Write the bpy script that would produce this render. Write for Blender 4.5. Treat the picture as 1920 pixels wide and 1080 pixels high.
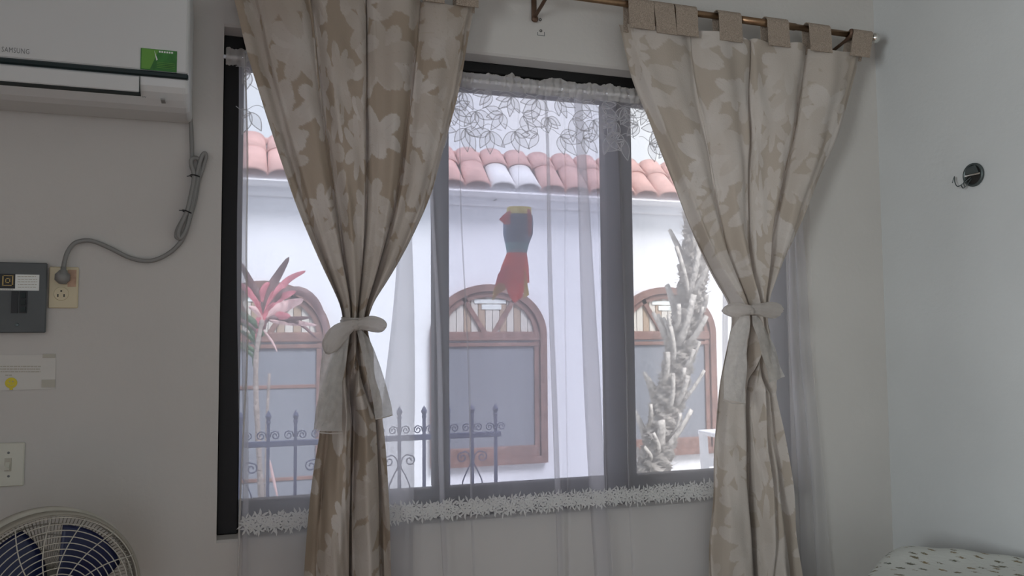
import bpy, math, random
import numpy as np
from mathutils import Vector, Matrix
random.seed(7); rng = np.random.RandomState(11)
for o in list(bpy.data.objects): bpy.data.objects.remove(o)
SC = bpy.context.scene; COL = SC.collection
# ------------------------------------------------------------------ camera
F_PX = 1550.0; YAW, PIT, ROL = math.radians(18.733), math.radians(3.735), math.radians(-0.428)
CAM = Vector((0, -2.2, 1.35))
Fv = Vector((math.sin(YAW)*math.cos(PIT), math.cos(YAW)*math.cos(PIT), math.sin(PIT)))
Rv = Vector((math.cos(YAW), -math.sin(YAW), 0)); Uv = Rv.cross(Fv)
Rv, Uv = Rv*math.cos(ROL)+Uv*math.sin(ROL), Uv*math.cos(ROL)-Rv*math.sin(ROL)
cd = bpy.data.cameras.new('camera'); cam = bpy.data.objects.new('camera', cd); COL.objects.link(cam)
cd.sensor_fit = 'HORIZONTAL'; cd.sensor_width = 36; cd.lens = F_PX*36/1920; cd.clip_start = .05; cd.clip_end = 200
m3 = Matrix((Rv, Uv, -Fv)).transposed(); cam.matrix_world = Matrix.Translation(CAM) @ m3.to_4x4()
SC.camera = cam
def ray(px, py): return Fv + Rv*((px-960)/F_PX) - Uv*((py-540)/F_PX)
def P(px, py, Y):            # point of a real wall-parallel plane y=Y seen at a photo pixel
    d = ray(px, py); return CAM + d*((Y-CAM.y)/d.y)
def PX(px, py, X):
    d = ray(px, py); return CAM + d*((X-CAM.x)/d.x)
# ------------------------------------------------------------------ light
SC.view_settings.view_transform = 'Standard'; SC.view_settings.look = 'None'
SC.view_settings.gamma = 1; SC.view_settings.use_curve_mapping = False
SC.view_settings.exposure = 0.27
W = bpy.data.worlds.new('overcast_sky'); SC.world = W; W.use_nodes = True
nt = W.node_tree; bg = nt.nodes['Background']
tc = nt.nodes.new('ShaderNodeTexCoord'); nz = nt.nodes.new('ShaderNodeTexNoise'); nz.inputs['Scale'].default_value = 1.6; nz.inputs['Detail'].default_value = 4
cr = nt.nodes.new('ShaderNodeValToRGB'); cr.color_ramp.elements[0].color = (.70, .80, .97, 1); cr.color_ramp.elements[1].color = (1, 1, 1, 1)
cr.color_ramp.elements[0].position = .35; cr.color_ramp.elements[1].position = .65
nt.links.new(tc.outputs['Generated'], nz.inputs['Vector']); nt.links.new(nz.outputs['Fac'], cr.inputs['Fac']); nt.links.new(cr.outputs['Color'], bg.inputs['Color'])
bg.inputs['Strength'].default_value = 1.3
sd = bpy.data.lights.new('sun', 'SUN'); sd.energy = 4.3; sd.angle = math.radians(25); sd.color = (1, .98, .97)
sun = bpy.data.objects.new('sun', sd); COL.objects.link(sun)
sun.rotation_euler = Vector((-.25, .62, -.8)).to_track_quat('-Z', 'Y').to_euler()
ad = bpy.data.lights.new('back_fill_light', 'AREA'); ad.shape = 'RECTANGLE'; ad.size = 1.4; ad.size_y = 1.9; ad.energy = 1.0; ad.color = (.97, .98, 1)  # unseen area lamp added behind the camera to lift the room
area = bpy.data.objects.new('back_fill_light', ad); COL.objects.link(area); area.location = (-.3, -4.05, 1.25)
area.rotation_euler = (math.radians(90), 0, 0)
ad2 = bpy.data.lights.new('side_fill_light', 'AREA'); ad2.shape = 'RECTANGLE'; ad2.size = 1.1; ad2.size_y = 1.2; ad2.spread = math.radians(110); ad2.energy = 40; ad2.color = (.92, .975, 1)  # unseen lamp added off to the left to brighten the right wall
area2 = bpy.data.objects.new('side_fill_light', ad2); COL.objects.link(area2); area2.location = (-2.02, -2.7, 1.5); area2.rotation_euler = (math.radians(90), 0, math.radians(-90))
# ------------------------------------------------------------------ materials
def mat(name, col, rough=.6, metal=0, noise=None, bump=None, spec=.4, sheen=0, transl=0, trans=0, emis=None):
    m = bpy.data.materials.new(name); m.use_nodes = True; t = m.node_tree; b = t.nodes['Principled BSDF']
    b.inputs['Base Color'].default_value = (*col, 1); b.inputs['Roughness'].default_value = rough; b.inputs['Metallic'].default_value = metal
    b.inputs['Specular IOR Level'].default_value = spec
    out = t.nodes['Material Output']; L = t.links.new
    g = t.nodes.new('ShaderNodeNewGeometry')
    if noise:
        sc, amt = noise; n = t.nodes.new('ShaderNodeTexNoise'); n.inputs['Scale'].default_value = sc; n.inputs['Detail'].default_value = 5
        L(g.outputs['Position'], n.inputs['Vector'])
        r = t.nodes.new('ShaderNodeValToRGB'); r.color_ramp.elements[0].position = .3; r.color_ramp.elements[1].position = .7
        r.color_ramp.elements[0].color = (*[c*(1-amt) for c in col], 1); r.color_ramp.elements[1].color = (*[min(1, c*(1+amt)) for c in col], 1)
        L(n.outputs['Fac'], r.inputs['Fac']); L(r.outputs['Color'], b.inputs['Base Color'])
    if bump:
        sc, st = bump; n = t.nodes.new('ShaderNodeTexNoise'); n.inputs['Scale'].default_value = sc; n.inputs['Detail'].default_value = 6
        L(g.outputs['Position'], n.inputs['Vector']); bp = t.nodes.new('ShaderNodeBump'); bp.inputs['Strength'].default_value = st; bp.inputs['Distance'].default_value = .01
        L(n.outputs['Fac'], bp.inputs['Height']); L(bp.outputs['Normal'], b.inputs['Normal'])
    sh = b.outputs['BSDF']
    if transl:
        tr = t.nodes.new('ShaderNodeBsdfTranslucent'); tr.inputs['Color'].default_value = (*col, 1); mx = t.nodes.new('ShaderNodeMixShader'); mx.inputs[0].default_value = transl
        L(sh, mx.inputs[1]); L(tr.outputs[0], mx.inputs[2]); sh = mx.outputs[0]
    if trans:
        tp = t.nodes.new('ShaderNodeBsdfTransparent'); mx = t.nodes.new('ShaderNodeMixShader'); mx.inputs[0].default_value = trans
        L(sh, mx.inputs[1]); L(tp.outputs[0], mx.inputs[2]); sh = mx.outputs[0]
    L(sh, out.inputs['Surface']); return m
M = {}
M['wall'] = mat('painted_plaster', (.545, .53, .50), .85, noise=(2.5, .04), bump=(60, .12))
M['wall_sage'] = mat('painted_plaster_cool', (.535, .55, .545), .85, noise=(2.5, .04), bump=(60, .12))
M['floor'] = mat('terracotta_floor', (.34, .18, .11), .5, noise=(5, .2))
M['ceil'] = mat('ceiling_paint', (.52, .51, .49), .9)
M['frame'] = mat('dark_bronze_aluminium', (.010, .0095, .0095), .5, metal=.0, spec=.25)
M['sheer'] = mat('sheer_voile', (.84, .83, .85), .9, spec=.1, transl=.78, trans=.62)
M['veil2'] = mat('voile_leaf_fill', (.78, .77, .80), .9, spec=.1, transl=.45, trans=.80)
M['thread'] = mat('white_embroidery_thread', (.66, .65, .66), .8, spec=.2, transl=.5, trans=.32)
M['lace'] = mat('white_lace', (.78, .78, .76), .85, spec=.2, transl=.3, trans=.32)
M['header'] = mat('gathered_voile', (.62, .60, .57), .85, spec=.2, transl=.2, trans=.42)
M['organza'] = mat('cream_organza', (.70, .66, .62), .5, spec=.5, transl=.5, trans=.15, noise=(45, .08), bump=(220, .3))
M['organza_tail'] = mat('cream_lace_ribbon', (.66, .64, .60), .6, spec=.4, transl=.55, trans=.2, noise=(70, .18), bump=(160, .5))
M['burlap'] = mat('tan_woven_tab', (.36, .295, .235), .95, noise=(300, .25), bump=(350, .6))
M['brass'] = mat('antique_brass', (.30, .19, .11), .35, metal=.85, noise=(30, .2))
M['darkbrass'] = mat('dark_bronze_bracket', (.13, .08, .055), .45, metal=.6)
M['chrome'] = mat('bright_metal', (.75, .74, .70), .15, metal=1)
M['ac'] = mat('white_plastic', (.60, .61, .60), .38, spec=.45)
M['acdark'] = mat('glossy_dark_strip', (.006, .018, .02), .3)
M['gap'] = mat('shadow_gap_black', (.02, .03, .03), .7)
M['green'] = mat('green_sticker', (.035, .17, .03), .35, noise=(35, .35))
M['green2'] = mat('light_green_print', (.13, .33, .05), .35)
M['offwhite'] = mat('white_print', (.75, .78, .75), .5)
M['greyprint'] = mat('grey_print', (.16, .17, .17), .6)
M['cord'] = mat('grey_pvc_cord', (.23, .23, .22), .5)
M['black'] = mat('black_plastic', (.008, .008, .009), .4)
M['ivory'] = mat('ivory_plastic', (.60, .53, .36), .45)
M['ivory2'] = mat('pale_ivory_plastic', (.58, .58, .50), .45)
M['steel'] = mat('grey_painted_steel', (.088, .098, .10), .5, noise=(12, .08))
M['gold'] = mat('gold_print', (.45, .33, .12), .5)
M['paper'] = mat('white_paper', (.60, .59, .55), .8)
M['tape'] = mat('yellowed_tape', (.42, .40, .33), .4)
M['yellow'] = mat('yellow_sticker', (.62, .52, .03), .5)
M['fanbeige'] = mat('dusty_beige_plastic', (.50, .48, .41), .5, noise=(20, .12))
M['wire'] = mat('beige_wire', (.46, .44, .38), .45)
M['wired'] = mat('dusty_wire', (.30, .28, .23), .6)
M['navy'] = mat('navy_blade', (.012, .018, .065), .3)
M['iron'] = mat('blue_grey_iron', (.075, .085, .15), .5)
M['extwall'] = mat('white_stucco', (.84, .84, .87), .9, noise=(3, .02), bump=(40, .25))
M['tile'] = mat('terracotta_tile', (.62, .37, .33), .8, noise=(7, .14), bump=(60, .3))
M['mortar'] = mat('white_mortar', (.80, .78, .78), .9, bump=(60, .4))
M['wood'] = mat('red_brown_wood', (.215, .12, .10), .6, noise=(14, .25), bump=(60, .2))
M['screen'] = mat('grey_screen', (.20, .21, .24), .7, noise=(3, .04))
M['stripA'] = mat('pale_drape', (.62, .58, .52), .8)
M['stripB'] = mat('tan_drape', (.40, .30, .22), .8)
M['ground'] = mat('grey_concrete', (.42, .41, .39), .9, noise=(4, .12), bump=(30, .3))
M['leafpink'] = mat('pink_leaf', (.80, .27, .32), .5, transl=.5, noise=(20, .3))
M['leafpale'] = mat('pale_pink_leaf', (.80, .55, .53), .5, transl=.35, noise=(20, .15))
M['leafdark'] = mat('dusky_leaf', (.20, .12, .12), .5, transl=.3, noise=(20, .35))
M['leafgreen'] = mat('green_leaf', (.08, .14, .08), .5, transl=.25, noise=(20, .3))
M['stem'] = mat('grey_stem', (.36, .30, .27), .9, noise=(50, .3), bump=(90, .6))
M['trunk'] = mat('palm_fibre', (.30, .28, .26), .95, noise=(26, .4), bump=(45, 1.0))
M['stub'] = mat('palm_stub', (.47, .44, .41), .85, noise=(34, .35), bump=(60, .7))
M['whitepaint'] = mat('white_paint', (.80, .81, .86), .5)
M['o_yellow'] = mat('yellow_card', (.88, .74, .22), .6, transl=.55)
M['o_pink'] = mat('pink_card', (.85, .22, .26), .6, transl=.55)
M['o_blue'] = mat('blue_card', (.07, .16, .29), .6, transl=.15)
M['o_teal'] = mat('teal_card', (.25, .58, .62), .6, transl=.5)
M['o_red'] = mat('red_card', (.92, .17, .11), .6, transl=.6)
M['mattress'] = mat('cream_mattress', (.6, .58, .52), .9)
M['bedwood'] = mat('bed_wood', (.22, .12, .07), .6)
M['rcord'] = mat('cream_cord', (.5, .49, .46), .7)
M['scorch'] = mat('reddish_scorch', (.50, .33, .23), .6, noise=(60, .2))
M['hole'] = mat('hole_dark', (.02, .018, .016), .9)
M['boxmetal'] = mat('galvanised_box', (.10, .12, .12), .4, metal=.7)
def glass(name, tint, gl=.03):
    m = bpy.data.materials.new(name); m.use_nodes = True; t = m.node_tree; t.nodes.remove(t.nodes['Principled BSDF']); L = t.links.new
    tp = t.nodes.new('ShaderNodeBsdfTransparent'); tp.inputs[0].default_value = (*tint, 1); g = t.nodes.new('ShaderNodeBsdfGlossy'); g.inputs['Roughness'].default_value = .02
    fr = t.nodes.new('ShaderNodeFresnel'); fr.inputs[0].default_value = 1.3; mx = t.nodes.new('ShaderNodeMixShader')
    L(fr.outputs[0], mx.inputs[0]); L(tp.outputs[0], mx.inputs[1]); L(g.outputs[0], mx.inputs[2]); L(mx.outputs[0], t.nodes['Material Output'].inputs['Surface']); return m
M['glass_clear'] = glass('clear_glass', (.97, .975, .98)); M['glass_tint'] = glass('grey_tinted_glass', (.86, .88, .92)); M['glass_screen'] = glass('fine_insect_screen', (.87, .85, .90))
def quilt_mat():
    m = mat('sprig_print_cotton', (.60, .62, .58), .9, bump=(60, .2)); t = m.node_tree; b = t.nodes['Principled BSDF']; L = t.links.new
    g = t.nodes.new('ShaderNodeNewGeometry'); mp = t.nodes.new('ShaderNodeMapping'); mp.inputs['Rotation'].default_value = (0, 0, .6); mp.inputs['Scale'].default_value = (1, .55, 1)
    v = t.nodes.new('ShaderNodeTexVoronoi'); v.inputs['Scale'].default_value = 30; v.inputs['Randomness'].default_value = .75
    n = t.nodes.new('ShaderNodeTexNoise'); n.inputs['Scale'].default_value = 190; n.inputs['Detail'].default_value = 2
    a = t.nodes.new('ShaderNodeMath'); a.operation = 'MULTIPLY_ADD'; a.inputs[1].default_value = .55; L(n.outputs['Fac'], a.inputs[0]); L(v.outputs['Distance'], a.inputs[2])
    r = t.nodes.new('ShaderNodeMapRange'); r.inputs[1].default_value = .44; r.inputs[2].default_value = .52; r.inputs[3].default_value = 1; r.inputs[4].default_value = 0; L(a.outputs[0], r.inputs[0])
    c = t.nodes.new('ShaderNodeMixRGB'); c.inputs[1].default_value = (.10, .12, .10, 1); c.inputs[2].default_value = (.27, .20, .09, 1); L(v.outputs['Color'], c.inputs[0])
    x = t.nodes.new('ShaderNodeMixRGB'); x.inputs[1].default_value = (.60, .62, .58, 1); L(c.outputs[0], x.inputs[2]); L(r.outputs[0], x.inputs[0])
    L(g.outputs['Position'], mp.inputs[0]); L(mp.outputs[0], v.inputs['Vector']); L(g.outputs['Position'], n.inputs['Vector']); L(x.outputs[0], b.inputs['Base Color']); return m
M['quilt'] = quilt_mat()
def damask(name, tan, pale):
    m = bpy.data.materials.new(name); m.use_nodes = True; t = m.node_tree; b = t.nodes['Principled BSDF']; L = t.links.new
    b.inputs['Roughness'].default_value = .75; b.inputs['Specular IOR Level'].default_value = .25
    at = t.nodes.new('ShaderNodeAttribute'); at.attribute_name = 'leaf'; x = t.nodes.new('ShaderNodeMixRGB'); x.inputs[1].default_value = (*tan, 1); x.inputs[2].default_value = (*pale, 1)
    g = t.nodes.new('ShaderNodeNewGeometry'); n = t.nodes.new('ShaderNodeTexNoise'); n.inputs['Scale'].default_value = 260; L(g.outputs['Position'], n.inputs['Vector'])
    bp = t.nodes.new('ShaderNodeBump'); bp.inputs['Strength'].default_value = .2; bp.inputs['Distance'].default_value = .004; L(n.outputs['Fac'], bp.inputs['Height']); L(bp.outputs[0], b.inputs['Normal'])
    L(at.outputs['Fac'], x.inputs[0]); L(x.outputs[0], b.inputs['Base Color'])
    tr = t.nodes.new('ShaderNodeBsdfTranslucent'); L(x.outputs[0], tr.inputs[0]); mx = t.nodes.new('ShaderNodeMixShader'); mx.inputs[0].default_value = .16
    L(b.outputs[0], mx.inputs[1]); L(tr.outputs[0], mx.inputs[2]); L(mx.outputs[0], t.nodes['Material Output'].inputs['Surface']); return m
M['damask'] = damask('leaf_jacquard_cloth', (.35, .285, .22), (.535, .49, .445)); M['damask_pale'] = damask('paler_leaf_jacquard', (.43, .375, .315), (.565, .525, .485))  # second cloth is a paler, lower-contrast copy for the right curtain
# ------------------------------------------------------------------ object helpers
WLOC = {}
def _link(o, wloc, parent):
    COL.objects.link(o); wl = Vector(wloc); WLOC[o.name] = wl
    if parent is not None: o.parent = parent; o.location = wl - WLOC[parent.name]
    else: o.location = wl
    return o
def thing(name, label, cat, loc, group=None, kind=None):
    o = bpy.data.objects.new(name, None); o.empty_display_size = .05; _link(o, loc, None)
    if kind: o['kind'] = kind
    else: o['label'] = label; o['category'] = cat
    if group: o['group'] = group
    return o
def tag(o, label=None, cat=None, group=None, kind=None):
    if label: o['label'] = label
    if cat: o['category'] = cat
    if group: o['group'] = group
    if kind: o['kind'] = kind
    return o
class MB:
    def __init__(s): s.v = []; s.f = []; s.mi = []; s.m = 0
    def add(s, vs, fs):
        n = len(s.v); s.v += [tuple(v) for v in vs]; s.f += [tuple(i+n for i in f) for f in fs]; s.mi += [s.m]*len(fs); return s
    def box(s, a, b, bev=0):
        x0, y0, z0 = [min(a[i], b[i]) for i in range(3)]; x1, y1, z1 = [max(a[i], b[i]) for i in range(3)]
        if bev:
            bv = min(bev, (x1-x0)*.45, (y1-y0)*.45, (z1-z0)*.45); vs = []; idx = {}
            for ix in (0, 1):
                for iy in (0, 1):
                    for iz in (0, 1):
                        c = [(x0, x1)[ix], (y0, y1)[iy], (z0, z1)[iz]]; sg = [1-2*ix, 1-2*iy, 1-2*iz]
                        for k in range(3):
                            q = [c[j]+(0 if j == k else sg[j]*bv) for j in range(3)]; idx[(ix, iy, iz, k)] = len(vs); vs.append(q)
            fs = []
            def I(*t): return idx[t]
            for k in range(3):
                a_, b_ = [(1, 2), (0, 2), (0, 1)][k]
                for e in (0, 1):
                    q = []
                    for (p_, r_) in ((0, 0), (1, 0), (1, 1), (0, 1)):
                        t = [0, 0, 0]; t[k] = e; t[a_] = p_; t[b_] = r_; q.append(I(*t, k))
                    fs.append(q)
                for p_ in (0, 1):
                    for r_ in (0, 1):
                        t0 = [0, 0, 0]; t0[a_] = p_; t0[b_] = r_; t1 = list(t0); t1[k] = 1
                        fs.append([I(*t0, a_), I(*t1, a_), I(*t1, b_), I(*t0, b_)])
            for ix in (0, 1):
                for iy in (0, 1):
                    for iz in (0, 1): fs.append([I(ix, iy, iz, 0), I(ix, iy, iz, 1), I(ix, iy, iz, 2)])
            return s.add(vs, fs)
        vs = [(x, y, z) for x in (x0, x1) for y in (y0, y1) for z in (z0, z1)]
        return s.add(vs, [(0, 1, 3, 2), (4, 6, 7, 5), (0, 4, 5, 1), (2, 3, 7, 6), (0, 2, 6, 4), (1, 5, 7, 3)])
    def tube(s, pts, r, n=8, cap=True):
        pts = [Vector(p) for p in pts]; N = len(pts); vs = []; prev = None
        for i, p in enumerate(pts):
            t = (pts[min(i+1, N-1)]-pts[max(i-1, 0)]).normalized()
            if t.length == 0: t = Vector((0, 0, 1))
            if prev is None: a = t.orthogonal().normalized()
            else:
                a = prev - t*prev.dot(t); a = a.normalized() if a.length > 1e-6 else t.orthogonal().normalized()
            prev = a; b = t.cross(a); rr = r[i] if hasattr(r, '__len__') else r
            for k in range(n): w = 2*math.pi*k/n; vs.append(p+a*(rr*math.cos(w))+b*(rr*math.sin(w)))
        fs = [(i*n+k, i*n+(k+1) % n, (i+1)*n+(k+1) % n, (i+1)*n+k) for i in range(N-1) for k in range(n)]
        if cap: fs += [tuple(range(n))[::-1], tuple((N-1)*n+k for k in range(n))]
        return s.add(vs, fs)
    def lathe(s, c, ax, prof, n=24):     # prof: (radius, offset along ax)
        c = Vector(c); ax = Vector(ax).normalized(); a = ax.orthogonal().normalized(); b = ax.cross(a); vs = []
        for r, h in prof:
            for k in range(n): w = 2*math.pi*k/n; vs.append(c+ax*h+a*(r*math.cos(w))+b*(r*math.sin(w)))
        fs = [(i*n+k, i*n+(k+1) % n, (i+1)*n+(k+1) % n, (i+1)*n+k) for i in range(len(prof)-1) for k in range(n)]
        return s.add(vs, fs)
    def prism(s, poly, d):               # planar polygon (3D pts) extruded by vector d
        n = len(poly); d = Vector(d); vs = [Vector(p) for p in poly]+[Vector(p)+d for p in poly]
        return s.add(vs, [tuple(range(n))[::-1], tuple(n+i for i in range(n))]+[(i, (i+1) % n, n+(i+1) % n, n+i) for i in range(n)])
    def build(s, name, mats, parent=None, smooth=False, origin=None):
        if not isinstance(mats, (list, tuple)): mats = [mats]
        a = np.array(s.v, dtype=float); lo, hi = a.min(0), a.max(0)
        c = Vector(origin) if origin is not None else Vector(((lo[0]+hi[0])/2, (lo[1]+hi[1])/2, lo[2]))
        me = bpy.data.meshes.new(name); me.from_pydata([tuple(v) for v in a-np.array(c)], [], s.f)
        for k in mats: me.materials.append(M[k])
        me.polygons.foreach_set('material_index', s.mi)
        if smooth: me.polygons.foreach_set('use_smooth', [True]*len(me.polygons))
        me.update(); me.validate()
        import bmesh as _b
        bm = _b.new(); bm.from_mesh(me); _b.ops.recalc_face_normals(bm, faces=bm.faces); bm.to_mesh(me); bm.free()
        return _link(bpy.data.objects.new(name, me), c, parent)
def inst(src, wloc, parent, rot=None, scale=None):
    o = src.copy(); _link(o, wloc, parent)
    if rot: o.rotation_euler = rot
    if scale: o.scale = scale
    return o
def catmull(pts, n=6):
    pts = [Vector(p) for p in pts]; out = []
    for i in range(len(pts)-1):
        p0, p1, p2, p3 = pts[max(i-1, 0)], pts[i], pts[i+1], pts[min(i+2, len(pts)-1)]
        for k in range(n):
            t = k/n; out.append(.5*((2*p1)+(p2-p0)*t+(2*p0-5*p1+4*p2-p3)*t*t+(3*p1-p0-3*p2+p3)*t**3))
    return out+[pts[-1]]
def grid(name, V, parent, m, smooth=True, attr=None):   # V: rows x cols x 3 array
    R_, C_ = V.shape[:2]; c = V.reshape(-1, 3); lo, hi = c.min(0), c.max(0); og = np.array([(lo[0]+hi[0])/2, (lo[1]+hi[1])/2, lo[2]])
    me = bpy.data.meshes.new(name); i = np.arange(R_*C_).reshape(R_, C_); f = np.stack([i[:-1, :-1], i[:-1, 1:], i[1:, 1:], i[1:, :-1]], -1).reshape(-1, 4)
    me.vertices.add(R_*C_); me.vertices.foreach_set('co', (c-og).ravel()); me.loops.add(f.size); me.loops.foreach_set('vertex_index', f.ravel())
    me.polygons.add(len(f)); me.polygons.foreach_set('loop_start', np.arange(0, f.size, 4)); me.polygons.foreach_set('use_smooth', np.ones(len(f), bool))
    me.update(calc_edges=True); me.materials.append(M[m])
    if attr is not None:
        a = me.attributes.new('leaf', 'FLOAT', 'POINT'); a.data.foreach_set('value', attr.ravel())
    return _link(bpy.data.objects.new(name, me), og, parent)
# ------------------------------------------------------------------ room
XR = 2.05; XL = -1.7; YB = -4.1; ZC = 2.78; TW = .22
WX0, WX1, WZ0, WZ1 = -.03, 1.705, .868, 2.16       # opening at the frame
FX1, FZ0, FZ1, FX0 = 1.755, .866, 2.166, -.0285       # opening at the room face (right jamb splayed)
YF = .05
def panel_hole(mb, X0, X1, Z0, Z1, Y, h):
    a, b, c, d = h
    o = [(X0, Y, Z0), (X1, Y, Z0), (X1, Y, Z1), (X0, Y, Z1)]; i = [(a, Y, c), (b, Y, c), (b, Y, d), (a, Y, d)]
    mb.add(o+i, [(0, 1, 5, 4), (1, 2, 6, 5), (2, 3, 7, 6), (3, 0, 4, 7)])
def ring(mb, h0, y0, h1, y1):
    def q(h, y): a, b, c, d = h; return [(a, y, c), (b, y, c), (b, y, d), (a, y, d)]
    mb.add(q(h0, y0)+q(h1, y1), [(k, (k+1) % 4, 4+(k+1) % 4, 4+k) for k in range(4)])
mb = MB(); hF = (FX0, FX1, FZ0, FZ1); hB = (FX0+.004, FX1-.006, FZ0+.005, FZ1-.006); hW = (WX0, WX1, WZ0, WZ1)
panel_hole(mb, XL, XR, 0, ZC, 0, (FX0-.0002, FX1+.008, FZ0-.006, FZ1+.006)); ring(mb, (FX0-.0002, FX1+.008, FZ0-.006, FZ1+.006), 0, hF, .006)
ring(mb, hF, .006, hW, YF); ring(mb, hW, YF, hW, TW); panel_hole(mb, XL, XR, 0, ZC, TW, hW)
tag(mb.build('wall_front', 'wall'), kind='structure')
mb = MB(); mb.box((XR, YB-.2, 0), (XR+.2, TW, ZC)); tag(mb.build('wall_right', 'wall_sage'), kind='structure')
mb = MB(); mb.box((XL-.3, YB-.2, 0), (XL, -3.3, ZC)); mb.box((XL-.3, -2.1, 0), (XL, TW, ZC)); mb.box((XL-.3, -3.3, 0), (XL, -2.1, .9)); mb.box((XL-.3, -3.3, 2.1), (XL, -2.1, ZC)); tag(mb.build('wall_left', 'wall'), kind='structure')  # deep opening added to keep the side fill lamp off the front wall
mb = MB(); mb.box((XL, YB-.2, 0), (-1.05, YB, ZC)); mb.box((.45, YB-.2, 0), (XR, YB, ZC)); mb.box((-1.05, YB-.2, 2.25), (.45, YB, ZC)); tag(mb.build('wall_back', 'wall'), kind='structure')  # opening put in for the added back fill lamp
mb = MB(); mb.box((XL-.3, YB-.2, -.12), (XR+.2, TW, 0)); tag(mb.build('floor', 'floor'), kind='structure')
mb = MB(); mb.box((XL-.3, YB-.2, ZC), (XR+.2, TW, ZC+.15)); tag(mb.build('ceiling', 'ceil'), kind='structure')
# ------------------------------------------------------------------ window
win = thing('window_1', None, None, (WX0, YF, WZ0), kind='structure')
y0, y1 = YF, YF+.06
zb = P(452, 941, YF).z; zt = P(860, 163, YF).z
xa = P(453, 500, YF).x; m1a, m1b = P(815, 500, YF).x, P(843, 500, YF).x; m2a, m2b = P(1139, 500, YF).x, P(1188, 500, YF).x; xr = P(1449, 560, YF).x
def bx(name, a, b, m, par, bev=.003): return MB().box(a, b, bev).build(name, m, par)
bx('jamb', (WX0, y0, WZ0), (xa, y1, WZ1), 'frame', win); bx('jamb', (xr, y0, WZ0), (WX1, y1, WZ1), 'frame', win)
bx('sill_rail', (xa, y0, WZ0), (xr, y1, WZ0+.045), 'frame', win); bx('head_rail', (xa, y0, WZ1-.03), (xr, y1, WZ1), 'frame', win)
bx('mullion', (m1a, y0+.004, zb), (m1b, y1-.01, zt), 'frame', win); bx('mullion', (m2a, y0, zb), (m2b, y1-.01, zt), 'frame', win)
bx('sash_rail', (xa, y0+.008, WZ0+.045), (xr, y1-.008, zb), 'frame', win); bx('sash_rail', (xa, y0+.008, zt), (xr, y1-.008, WZ1-.03), 'frame', win)
for (a, b, g) in ((xa, m1a, 'glass_tint'), (m1b, m2a, 'glass_tint'), (m2b, xr, 'glass_clear')):
    p = bx('glass_pane', (a, y0+.03, zb), (b, y0+.032, zt), g, win, 0)
sc_ = MB(); sc_.add([(m1b, y0+.048, zb), (m2a, y0+.048, zb), (m2a, y0+.048, zt), (m1b, y0+.048, zt)], [(0, 1, 2, 3)]); sc_.build('insect_screen', 'glass_screen', win)
MB().box((xa+.045, y0-.008, WZ0+.022), (xa+.10, y0+.002, WZ0+.036), .002).build('sash_latch', 'steel', win)
# ------------------------------------------------------------------ heavy curtains
def leafmask(u, v, W_, H_, seed):
    r = np.random.RandomState(seed); m = np.zeros_like(u); n = int(W_*H_/.0088)
    for k in range(n):
        cx, cy = r.rand()*W_, r.rand()*H_; a0 = r.rand()*6.28; R_ = .06+.06*r.rand(); val = .62+.38*r.rand(); nl = r.choice([5, 7])
        sel = (np.abs(u-cx) < R_*1.2) & (np.abs(v-cy) < R_*1.2)
        if not sel.any(): continue
        x, y = u[sel]-cx, v[sel]-cy; rr = np.hypot(x, y)/R_; th = np.arctan2(y, x)-a0
        lobe = .36+.62*np.abs(np.cos(th*nl/2))**1.5*(.75+.25*np.cos(th)) + .07*np.abs(((th*nl*1.6) % 1)-.5)+.03*np.sin(th*3+k)
        ins = np.clip((lobe-rr)*R_/.0024, 0, 1); vein = np.clip(1-np.abs(np.sin(th*nl/2))*rr*R_/.0018, 0, 1)*(rr > .08)
        rim = np.clip(1-np.abs(lobe-rr)*R_/.0025, 0, 1)
        w = val*(.82+.18*np.cos(3*rr+k))*(1-.35*vein)-.22*rim
        m[sel] = m[sel]*(1-ins)+ins*np.clip(w, 0, 1)
    return m
def edge(pts, Y):
    a = np.array([[P(x, y, Y).z, P(x, y, Y).x] for x, y in pts]); a = a[a[:, 0].argsort()]; zz = np.linspace(a[0, 0], a[-1, 0], 400)
    xx = np.interp(zz, a[:, 0], a[:, 1]); k = np.ones(21)/21; xs = np.convolve(np.pad(xx, 10, 'edge'), k, 'valid'); return zz, xs
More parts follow.
